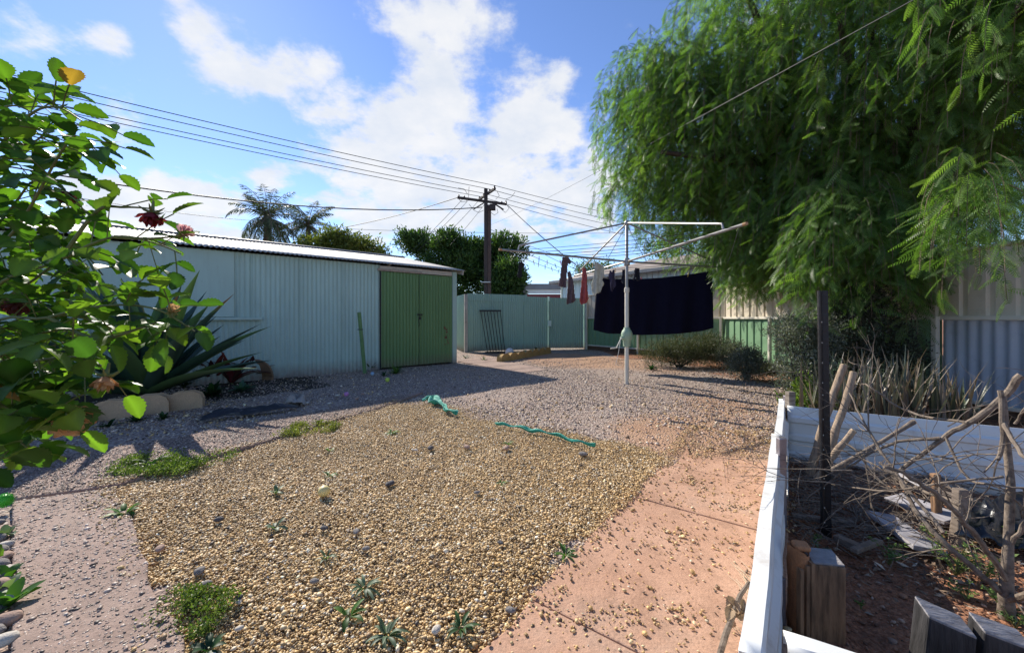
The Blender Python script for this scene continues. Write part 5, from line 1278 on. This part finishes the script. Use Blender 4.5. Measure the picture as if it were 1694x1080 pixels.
ed2 = thing('garden_edging', 'short white metal edging turning in from the near corner', 'garden edging', (.72,.86,0))
wsheet(ed2, (.60,.84,0), (.98,.66,0), .385, 1, 2, .05, .02)
bar = thing('garden_edging', 'long white ribbed sheet barrier across the back of the bed', 'garden edging', (2.6,2.7,0))
bA, bB = V((2.15,3.02,0)), V((3.75,2.02,0))
wsheet(bar, bB, bA, .415, -1, 3, .03, .010)
MB().box((2.20,3.06,.24), (.05,.05,.56)).build('post', wood('grey_post_wood', (.26,.22,.18), (.1,.08,.06)), bar, smooth=False, bevel=.004)
# star picket
sp = thing('star_picket', 'tall black steel star picket with pale discs for light through holes in the bed', 'fence post', gr(1365,885))
b0, t0 = gr(1365,885,-.0), at(1359,481,1.97); ax = (t0-b0).normalized(); STAR = M('black_bitumen_steel', (.016,.014,.015), .45, .2, .4, 12, (60,.3), dirt=((.10,.045,.03), .62, .8, 8))
mb = MB()
for a in (math.radians(-150), math.radians(-30), math.radians(90)):
    d = V((math.cos(a), math.sin(a), 0)); s_ = V((-d.y,d.x,0)); mb.pbox(b0-ax*.1-s_*.003, d*.026, s_*.006, t0-b0+ax*.1)
mb.build('post', STAR, sp, smooth=False)
fl = V((math.cos(math.radians(-150)), math.sin(math.radians(-150)), 0)); fn_ = V((fl.y,-fl.x,0))
if fn_.y > 0: fn_ = -fn_
for k, py in enumerate((533,567,600,633,653,693,719,743,790,806,838,862)):
    q = (885-py)/(885-481); c = b0+(t0-b0)*q+fl*.014+fn_*.0035
    MB().tube([c, c+fn_*.002], .0032, 8).build('hole_light_disc', M('hole_light', (.6,.6,.55), .6) if k == 0 else bpy.data.materials['hole_light'], sp)  # pale discs whose colour stands for daylight seen through the holes
# timber stump
OLDT = wood('weathered_sleeper', (.36,.205,.11), (.10,.06,.035), stretch=(6,6,.8), scale=7, bumps=.9)
EARTH = M('termite_earth', (.44,.19,.08), .95, 0, .3, 14, (40,.9), fine=.3); GREYT = M('grey_end_grain', (.27,.25,.24), .9, 0, .3, 30, (80,.6))
st_ = thing('timber_stump', 'squat brown sleeper offcut with rotten orange side by the edging', 'timber', gr(1356,1062))
c0 = gr(1314,1052); c1 = gr(1400,1064); dx = (c1-c0); dep = V((.03,.095,0)); h = .275
mb = MB(); mb.pbox(c0+dx*.36-V((0,0,.05)), dx*.64, dep, V((0,0,h+.03))); mb.build('block', OLDT, st_, smooth=False, bevel=.004)
MB().pbox(c0+dx*.37+V((0,.002,h-.02)), dx*.62, dep*.97, V((0,0,.008))).build('top_face', GREYT, st_, smooth=False, bevel=.003)
def rot_fn(u, v_):
    a = u*2*math.pi; n_ = float(fbm(np.array([u*7]), np.array([v_*5]), 6)[0])
    return c0+dx*(.19+.20*math.cos(a)*(.85+.35*n_))+dep*(.5+.52*math.sin(a)*(.85+.35*n_))+V((0,0,-.05+(h+.06+.05*(n_-.5))*v_))
mb = MB(); mb.grid(rot_fn, 26, 22); mb.build('rotten_core', EARTH, st_, angle=70)
for q in (.10,.22,.31): MB().beam(c0+dx*q-dep*.06-V((0,0,.04)), c0+dx*(q+.01)-dep*.04+V((0,0,h*random.uniform(.8,1.0))), .012, .02, up=(0,1,0)).build('splinter', OLDT, st_, smooth=False)
MB().pbox(c0+dx*.05+dep*.1+V((0,0,h+.012)), dx*.32, dep*.5, V((0,0,.02))).build('top_crust', EARTH, st_, smooth=False, bevel=.008)
# dark sleepers at the lower right
DKT = wood('dark_sleeper', (.045,.042,.042), (.014,.013,.013), stretch=(8,8,1), scale=6, bumps=.8)
def sleeper(label, o, a, b, c, grp='dark sleepers at the lower right'):
    r = thing('sleeper', label, 'sleeper', V(o)+V(c)/1, grp); MB().pbox(o, a, b, c).build('board', DKT, r, smooth=False, bevel=.005)
    SLT = wood('grey_split_top', (.30,.28,.275), (.12,.11,.11), stretch=(3,22,3), scale=5) if 'grey_split_top' not in bpy.data.materials else bpy.data.materials['grey_split_top']
    o2 = V(o)+V(a)*.01+V(b)*.02-V(c).normalized()*.004; MB().pbox(o2, V(a)*.98, V(b)*.96, V(c).normalized()*.006).build('top_face', SLT, r, smooth=False, bevel=.002)  # paler streaked face laid over the top of the dark board
o1 = at(1537,1022,1.05); w1 = at(1618,1058,1.02)-o1
sleeper('left dark sleeper leaning in the bottom right corner', o1, w1, V((.012,.052,.022)), V((-.035,.0,-.32)))
o2 = at(1630,1048,1.02); w2 = at(1716,1080,1.0)-o2
sleeper('right dark sleeper leaning in the bottom right corner', o2, w2, V((.012,.050,.020)), V((-.03,.0,-.32)))
# planks and boards on the soil
GRYW = wood('silver_grey_board', (.38,.36,.37), (.20,.19,.20), stretch=(9,1,9), scale=5, bumps=.5); BRW = wood('brown_grey_board', (.24,.19,.15), (.10,.075,.055), stretch=(9,1,9), scale=5, bumps=.6)
def plank(label, p, q, wd_, th, z, mat, tilt=0.0, zq=None):
    p, q = V(p), V(q); p.z = z; q.z = z if zq is None else zq; d = q-p; s_ = d.cross(V((0,0,1))).normalized(); s_ = (s_+V((0,0,tilt))).normalized()
    MB().pbox(p-s_*wd_/2, d, s_*wd_, d.cross(s_).normalized()*th).build('plank', mat, None, base=p.lerp(q,.5), label=label, cat='plank', group='boards lying in the garden bed', smooth=False, bevel=.003)
plank('long silver grey plank lying bright in the middle of the bed', gr(1455,862), gr(1540,925), .13, .022, .05, GRYW, .10)
plank('thin grey batten lying across behind the picket', gr(1310,862), gr(1412,876), .035, .025, .045, BRW, .1)
plank('short dark board lying in front of the picket', gr(1383,900), gr(1425,920), .05, .03, .05, BRW, .1)
plank('wide grey board behind the bright plank', gr(1478,838), gr(1580,880), .14, .022, .07, GRYW, -.1)
plank('second grey board behind, lying flat near the posts', gr(1500,818), gr(1610,842), .12, .02, .06, BRW, .1)
plank('pale tilted board closest to the white barrier', gr(1498,805), gr(1545,832), .10, .02, .08, GRYW, .35)
plank('narrow grey batten pointing to the black plastic', gr(1540,862), gr(1640,880), .05, .022, .05, GRYW)
plank('small end piece of wood beside the short dark board', gr(1412,925), gr(1455,908), .03, .02, .05, BRW)
def postlet(label, px, yt, yb, w_, m, lean):
    p = gr(px, yb); z_ = p.y; t_ = at(px+lean, yt, z_)
    MB().beam(p-V((0,0,.05)), t_, w_, w_*.7, up=(0,1,0)).build('short_post', m, None, base=p, label=label, cat='post', group='short posts in the garden bed', smooth=False, bevel=.004)
postlet('dark brown short post left of the grey one', 1551, 783, 868, .038, OLDT, -4); postlet('grey short post with pointed shadow near the trunk', 1586, 808, 896, .05, BRW, 3); postlet('thin grey short post leaning by the second', 1572, 820, 890, .022, BRW, 12)
crumple('black_plastic', 'crumpled black plastic sheet at the right edge of the bed', [(1590,905),(1740,930),(1740,850),(1612,846)], BLK, .13, 11, 'plastic sheet', 30, .03)
# ---- cut logs, dead limbs, bare tree
LOGW = wood('pale_dead_wood', (.36,.265,.18), (.17,.12,.085), stretch=(7,7,1), scale=8, bumps=.7); DEADW = wood('grey_dead_wood', (.215,.17,.13), (.075,.055,.042), stretch=(4,4,4), scale=9, bumps=.7); CUT = M('sawn_end', (.5,.36,.22), .8, 0, .2, 30)
def log(label, pts, r0, r1, mat=LOGW, name='log', grp='cut logs standing behind the picket'):
    P_ = [at(*q) for q in pts]; n = len(P_); r = thing(name, label, 'log', P_[0], grp)
    sm = []
    for i in range(n-1):
        for q in range(4): sm.append(P_[i].lerp(P_[i+1], q/4)+V((random.uniform(-1,1),random.uniform(-1,1),0))*.004)
    sm.append(P_[-1]); m = len(sm); MB().tube(sm, [r0+(r1-r0)*i/(m-1)+random.uniform(-.002,.003) for i in range(m)], 10).build('branch', mat, r)
    d = (sm[-1]-sm[-2]).normalized(); MB().tube([sm[-1], sm[-1]+d*.004], r1*.9, 10).build('sawn_end', CUT, r)
log('taller pale cut log leaning right behind the picket', [(1340,785,2.62),(1362,700,2.62),(1396,604,2.66)], .026, .020)
log('second cut log beside the taller one', [(1364,780,2.55),(1380,720,2.55),(1400,660,2.58),(1412,616,2.6)], .025, .020)
log('short cut branch pointing right from the two logs', [(1352,792,2.4),(1380,750,2.38),(1412,712,2.35)], .020, .017)
log('thick grey cut branch lying over the barrier', [(1375,778,2.1),(1440,742,2.08),(1512,697,2.06)], .013, .011, DEADW, 'log')
bt = thing('bare_tree', 'leafless dead tree with tangled grey branches at the right', 'tree', gr(1666,1030))
mb = MB(); tr = [gr(1667,1034,-.03), at(1664,985,1.40), at(1668,900,1.40), at(1672,800,1.41), at(1664,720,1.42), at(1660,655,1.43)]
mb.tube(tr, [.026,.020,.0135,.0115,.010,.008], 10); mb.build('trunk', DEADW, bt)
def twig(mb, p, d, L, r, depth):
    pts = [V(p)]; d = V(d).normalized(); n = 7
    for i in range(n):
        d = (d+V((random.uniform(-1,1),random.uniform(-1,1),random.uniform(-1,1)))*.17+V((0,0,-.02))).normalized(); pts.append(pts[-1]+d*L/n)
        if depth > 0 and i > 0 and random.random() < .5:
            s_ = (d+V((random.uniform(-1,1),random.uniform(-1,1),random.uniform(-1,1)))*1.0).normalized(); twig(mb, pts[-1], s_, L*random.uniform(.35,.6), r*.55, depth-1)
    mb.tube(pts, [r*(1-.75*i/n) for i in range(n+1)], 5)
def limbp(pts, r0, r1, tw=6, name='branch', tl=.35):
    P_ = [at(*q) for q in pts]; n = len(P_); sm = []
    for i in range(n-1):
        a, b, c, d = P_[max(i-1,0)], P_[i], P_[i+1], P_[min(i+2,n-1)]
        for q in range(5):
            t_ = q/5; sm.append(.5*((2*b)+(c-a)*t_+(2*a-5*b+4*c-d)*t_*t_+(3*b-a-3*c+d)*t_**3)+V((random.uniform(-1,1),random.uniform(-1,1),random.uniform(-1,1)))*.004)
    sm.append(P_[-1]); m = len(sm); mb = MB(); mb.tube(sm, [r0+(r1-r0)*i/(m-1) for i in range(m)], 8)
    for k in range(max(1, int(tw*.7))):
        i = random.randint(int(m*.25), m-2); t_ = (sm[i+1]-sm[i]).normalized(); s_ = (t_*.8+V((random.uniform(-1,1),random.uniform(-.6,.6),random.uniform(-1,.9)))).normalized()
        twig(mb, sm[i], s_, random.uniform(.4,1.2)*tl, .0028, 1)
    mb.build(name, DEADW, bt)
limbp([(1664,985,1.40),(1640,965,1.42),(1560,895,1.5),(1512,840,1.6),(1490,795,1.68),(1455,765,1.75)], .012, .006, 9)
limbp([(1664,960,1.40),(1625,900,1.38),(1580,845,1.36),(1540,810,1.36),(1490,780,1.38),(1462,772,1.4)], .010, .005, 8)
limbp([(1690,622,1.45),(1655,660,1.5),(1605,698,1.55),(1560,725,1.6),(1500,770,1.7),(1440,800,1.85)], .0125, .007, 11)
limbp([(1660,700,1.42),(1690,750,1.3),(1720,780,1.25)], .008, .004, 4); limbp([(1668,900,1.40),(1700,860,1.35),(1740,800,1.3)], .008, .004, 4); limbp([(1664,990,1.4),(1700,985,1.33),(1740,972,1.25)], .013, .009, 2)
limbp([(1655,645,1.43),(1660,735,1.41),(1650,760,1.41)], .008, .006, 3); limbp([(1590,835,1.4),(1500,800,1.75),(1440,765,1.95),(1392,745,2.05)], .007, .003, 6)
limbp([(1555,725,1.6),(1470,735,1.75),(1400,775,1.9),(1330,830,2.0)], .007, .003, 8); limbp([(1600,700,1.55),(1500,680,1.8),(1440,640,1.9),(1425,635,2.0)], .006, .003, 5)
limbp([(1560,880,1.5),(1480,780,1.7),(1430,700,1.85),(1405,650,2.0)], .007, .003, 6); limbp([(1660,790,1.41),(1560,800,1.5),(1450,810,1.75),(1310,788,2.2)], .005, .003, 6)
limbp([(1560,720,1.6),(1600,790,1.5),(1640,800,1.42),(1720,810,1.35)], .005, .003, 5); limbp([(1400,735,2.1),(1430,760,2.0),(1442,840,1.95)], .004, .003, 1); limbp([(1680,700,1.3),(1700,665,1.25)], .004, .002, 2)
for q_ in range(16):
    px_, py_ = random.uniform(1390,1650), random.uniform(700,860); d_ = random.uniform(1.45,2.0)
    mb = MB(); twig(mb, at(px_, py_, d_), (random.uniform(-1,1), random.uniform(-.3,.3), random.uniform(-.5,.5)), random.uniform(.25,.5), .0030, 2); mb.build('branch', DEADW, bt)
# ---- litter, twigs, soil crumbs
n = 15000; x = RNG.uniform(.7, 4.2, n); y = RNG.uniform(.8, 3.4, n); so = (x-SH0.x)*U_SH.y-(y-SH0.y)*U_SH.x
bl_ = (x-bA.x)*(bB-bA).y-(y-bA.y)*(bB-bA).x                # beyond the barrier
k = (so > .06) & (bl_ > .02) & (RNG.random(n) < (.10+.9*sstep(.42,.62,fbm(x*2.3, y*2.3, 91)))*(.35+.65*np.maximum(sstep(1.5,2.1,y), sstep(1.15,1.6,x)))); x, y = x[k], y[k]; m = len(x)
P = np.stack([x, y, ground_h(x, y)+.004+RNG.random(m)*.014], 1); D = rand_unit(m); D[:,2] *= .25; D = unit(D); Sd = rand_unit(m); Sd[:,2] *= .35; Sd = unit(Sd-D*(Sd*D).sum(1, keepdims=True))
v, f = leaf_quads(P, D, Sd, RNG.uniform(.02,.055,m), RNG.uniform(.005,.014,m), .1)
LIT = attrM('dead_leaf', .8, .25, 80, .3)
build_np('leaf_litter', v, f, LIT, None, base=(2,2.2,0), cols=np.repeat(lerp_cols(m, [(.06,.04,.03),(.14,.09,.06),(.25,.17,.115),(.38,.28,.19),(.48,.41,.32)], .2), 4, 0), label='dead leaves and bark scraps covering the garden bed soil', cat='leaf litter', kind='stuff')
n = 5200; x = RNG.uniform(2.6, 5.3, n); y = RNG.uniform(3.2, 10.5, n); dd = (Q1.x-.35)-x; k = (RNG.random(n) < .15+.85*sstep(1.9,.3,np.abs(dd))) & ((x-2.65)*3.85+(y-13.6)*2.7 < -1); x, y = x[k], y[k]; m = len(x)
P = np.stack([x, y, ground_h(x, y)+.004+RNG.random(m)*.01], 1); D = rand_unit(m); D[:,2] *= .2; D = unit(D); Sd = rand_unit(m); Sd[:,2] *= .3; Sd = unit(Sd-D*(Sd*D).sum(1, keepdims=True))
v, f = leaf_quads(P, D, Sd, RNG.uniform(.03,.07,m), RNG.uniform(.006,.016,m), .1)
build_np('mulch', v, f, LIT, None, base=(4,7,0), cols=np.repeat(lerp_cols(m, [(.05,.028,.018),(.12,.06,.035),(.20,.11,.065),(.28,.19,.12)], .2), 4, 0), label='reddish bark mulch scattered along the side fence', cat='mulch', kind='stuff')
mb = MB()
for k in range(620):
    px, py = random.uniform(1310,1690), random.uniform(770,1075)
    p = gr(px, py, .02); 
    if random.random() < .8 or p.y < 1.75: p = gr(random.uniform(1310,1600), random.uniform(765,885), .03)
    if right_of_edging(p.x, p.y) < .08: continue
    a = random.uniform(0,6.28); L = random.uniform(.06,.32); d = V((math.cos(a),math.sin(a),random.uniform(-.05,.25))); q = p+d*L*.5+V((random.uniform(-.02,.02),random.uniform(-.02,.02),.01)); mb.tube([p, q, p+d*L+V((0,0,-.01))], [.0028,.0022,.0012], 4)
mb.build('twig_litter', DEADW, None, base=(2,2.2,0), label='thin dry twigs tangled over the garden bed', cat='twigs', kind='stuff')
xs_, ys_ = RNG.uniform(.8,4,9000), RNG.uniform(.9,3.2,9000); so = (xs_-SH0.x)*U_SH.y-(ys_-SH0.y)*U_SH.x; k = so > .05; xs_, ys_ = xs_[k], ys_[k]; sz = np.clip(RNG.lognormal(math.log(.009),.5,len(xs_)),.003,.04)
pebbles('soil_crumbs', np.stack([xs_, ys_, ground_h(xs_, ys_)+sz*.2], 1), sz, lerp_cols(len(xs_), [(.09,.045,.028),(.2,.095,.05),(.3,.15,.085),(.42,.3,.22)], .2), PEB, label='red brown soil crumbs in the garden bed', cat='soil', kind='stuff')
n = 2600; x = RNG.uniform(-3.4, 2.6, n); y = RNG.uniform(.95, 5.5, n); so = (x-SH0.x)*U_SH.y-(y-SH0.y)*U_SH.x
k = (so < -.015) & (RNG.random(n) < .035+.9*sstep(-.22, -.02, so)*sstep(2.6, 1.3, y)+.25*sstep(-.3, -.02, so)); x, y = x[k], y[k]; m = len(x)
P = np.stack([x, y, np.maximum(ground_h(x, y), slab_h(x, y))+.006+RNG.random(m)*.012], 1); D = rand_unit(m); D[:,2] *= .25; D = unit(D); Sd = rand_unit(m); Sd[:,2] *= .35; Sd = unit(Sd-D*(Sd*D).sum(1, keepdims=True))
v, f = leaf_quads(P, D, Sd, RNG.uniform(.012,.034,m), RNG.uniform(.004,.010,m), .12)
build_np('leaf_litter', v, f, LIT, None, base=(.6,1.6,0), cols=np.repeat(lerp_cols(m, [(.07,.045,.032),(.16,.10,.065),(.28,.19,.12),(.40,.31,.21)], .2), 4, 0), label='dry leaf scraps blown along the path edge and gravel', cat='leaf litter', kind='stuff')
# strap of dead stem with curled leaves on the path edge
ds = thing('dead_stem', 'curved dead stem with curled brown leaves on the path edge', 'dead stem', gr(1212,1040))
P_ = [at(1190,1085,1.2), at(1200,1050,1.27), at(1215,1010,1.33), at(1224,985,1.36), at(1240,962,1.38)]
MB().tube(P_, [.009,.010,.009,.008,.006], 8).build('stem', DEADW, ds)
vv, cc_ = [], []
for k in range(16):
    o = P_[2]+V((random.uniform(-.02,.035),random.uniform(-.02,.02),random.uniform(-.03,.01))); vv.append(o); 
LPd = np.array(vv); LDd = rand_unit(16); v = place_fronds(RLV*np.array([1,1,1.6]), LPd, LDd, np.full(16,.045), RNG.uniform(-2,2,16)); f = (RLF[None]+len(RLV)*np.arange(16)[:,None,None]).reshape(-1,4)
build_np('dead_leaves', v, f, LIT, ds, cols=np.repeat(lerp_cols(16, [(.30,.20,.12),(.42,.32,.20),(.36,.24,.16)], .15), len(RLV), 0), smooth=True)
mbg = MB()
for k in range(26):
    p = gr(random.uniform(1235,1262), random.uniform(960,1075), .02); d = V((random.uniform(-.3,.5),1,random.uniform(.0,.35))); mbg.tube([p, p+d*.06, p+d*.13+V((.01,0,-.02))], [.0012,.001,.0004], 4)
mbg.build('dry_grass', M('straw', (.5,.42,.28), .8), None, base=gr(1248,1020), label='wisps of dry straw grass against the white edging', cat='dry grass', kind='stuff')
# weeds in the bed
WB = [(.06,.12,.025),(.10,.18,.04),(.17,.26,.07),(.22,.28,.10)]; WRD = [(.07,.14,.03),(.12,.21,.05),(.2,.29,.09),(.26,.12,.06)]
for (px, py, r_, h_, n, L, cols, lab) in ((1470,930,.09,.10,90,.022,WB,'leafy green weed in the middle of the bed'),(1350,896,.03,.05,24,.02,WB,'green seedling at the foot of the picket'),(1362,920,.06,.06,50,.016,GG,'feathery grey weed in front of the picket'),(1545,922,.09,.10,90,.02,WB,'bright weed right of the silver plank'),(1580,948,.12,.13,190,.021,WRD,'reddish stemmed bright weed left of the dead trunk'),
    (1625,958,.10,.12,150,.021,WRD,'bright weed touching the dead trunk'),(1600,988,.07,.05,60,.018,WB,'low weed in front of the bright ones'),(1690,905,.09,.10,80,.024,WB,'green weed right of the dead trunk'),(1680,1034,.09,.07,110,.018,[(.03,.07,.02),(.06,.12,.03)],'dark weed at the base of the dead trunk'),(1540,893,.06,.06,50,.018,WB,'weed in front of the grey short post'),(1640,862,.06,.08,50,.02,WB,'weed sprig behind the black plastic'),(1425,1002,.03,.02,20,.012,WB,'tiny weed beside the timber stump'),(1655,1000,.05,.06,50,.018,WB,'small weed hugging the dead trunk base')):
    weed_bush(lab, gr(px, py, .01), r_, h_, n, L, cols, 'weeds in the garden bed')
for k, (px, py) in enumerate(((1322,1058),(1338,1062),(1314,1066))): rock(['pale wood chip stone by the stump','second pale chip stone by the stump','third chip stone in the near corner'][k], px, py, .02, RK[1 if k else 3], grp='chips by the stump')
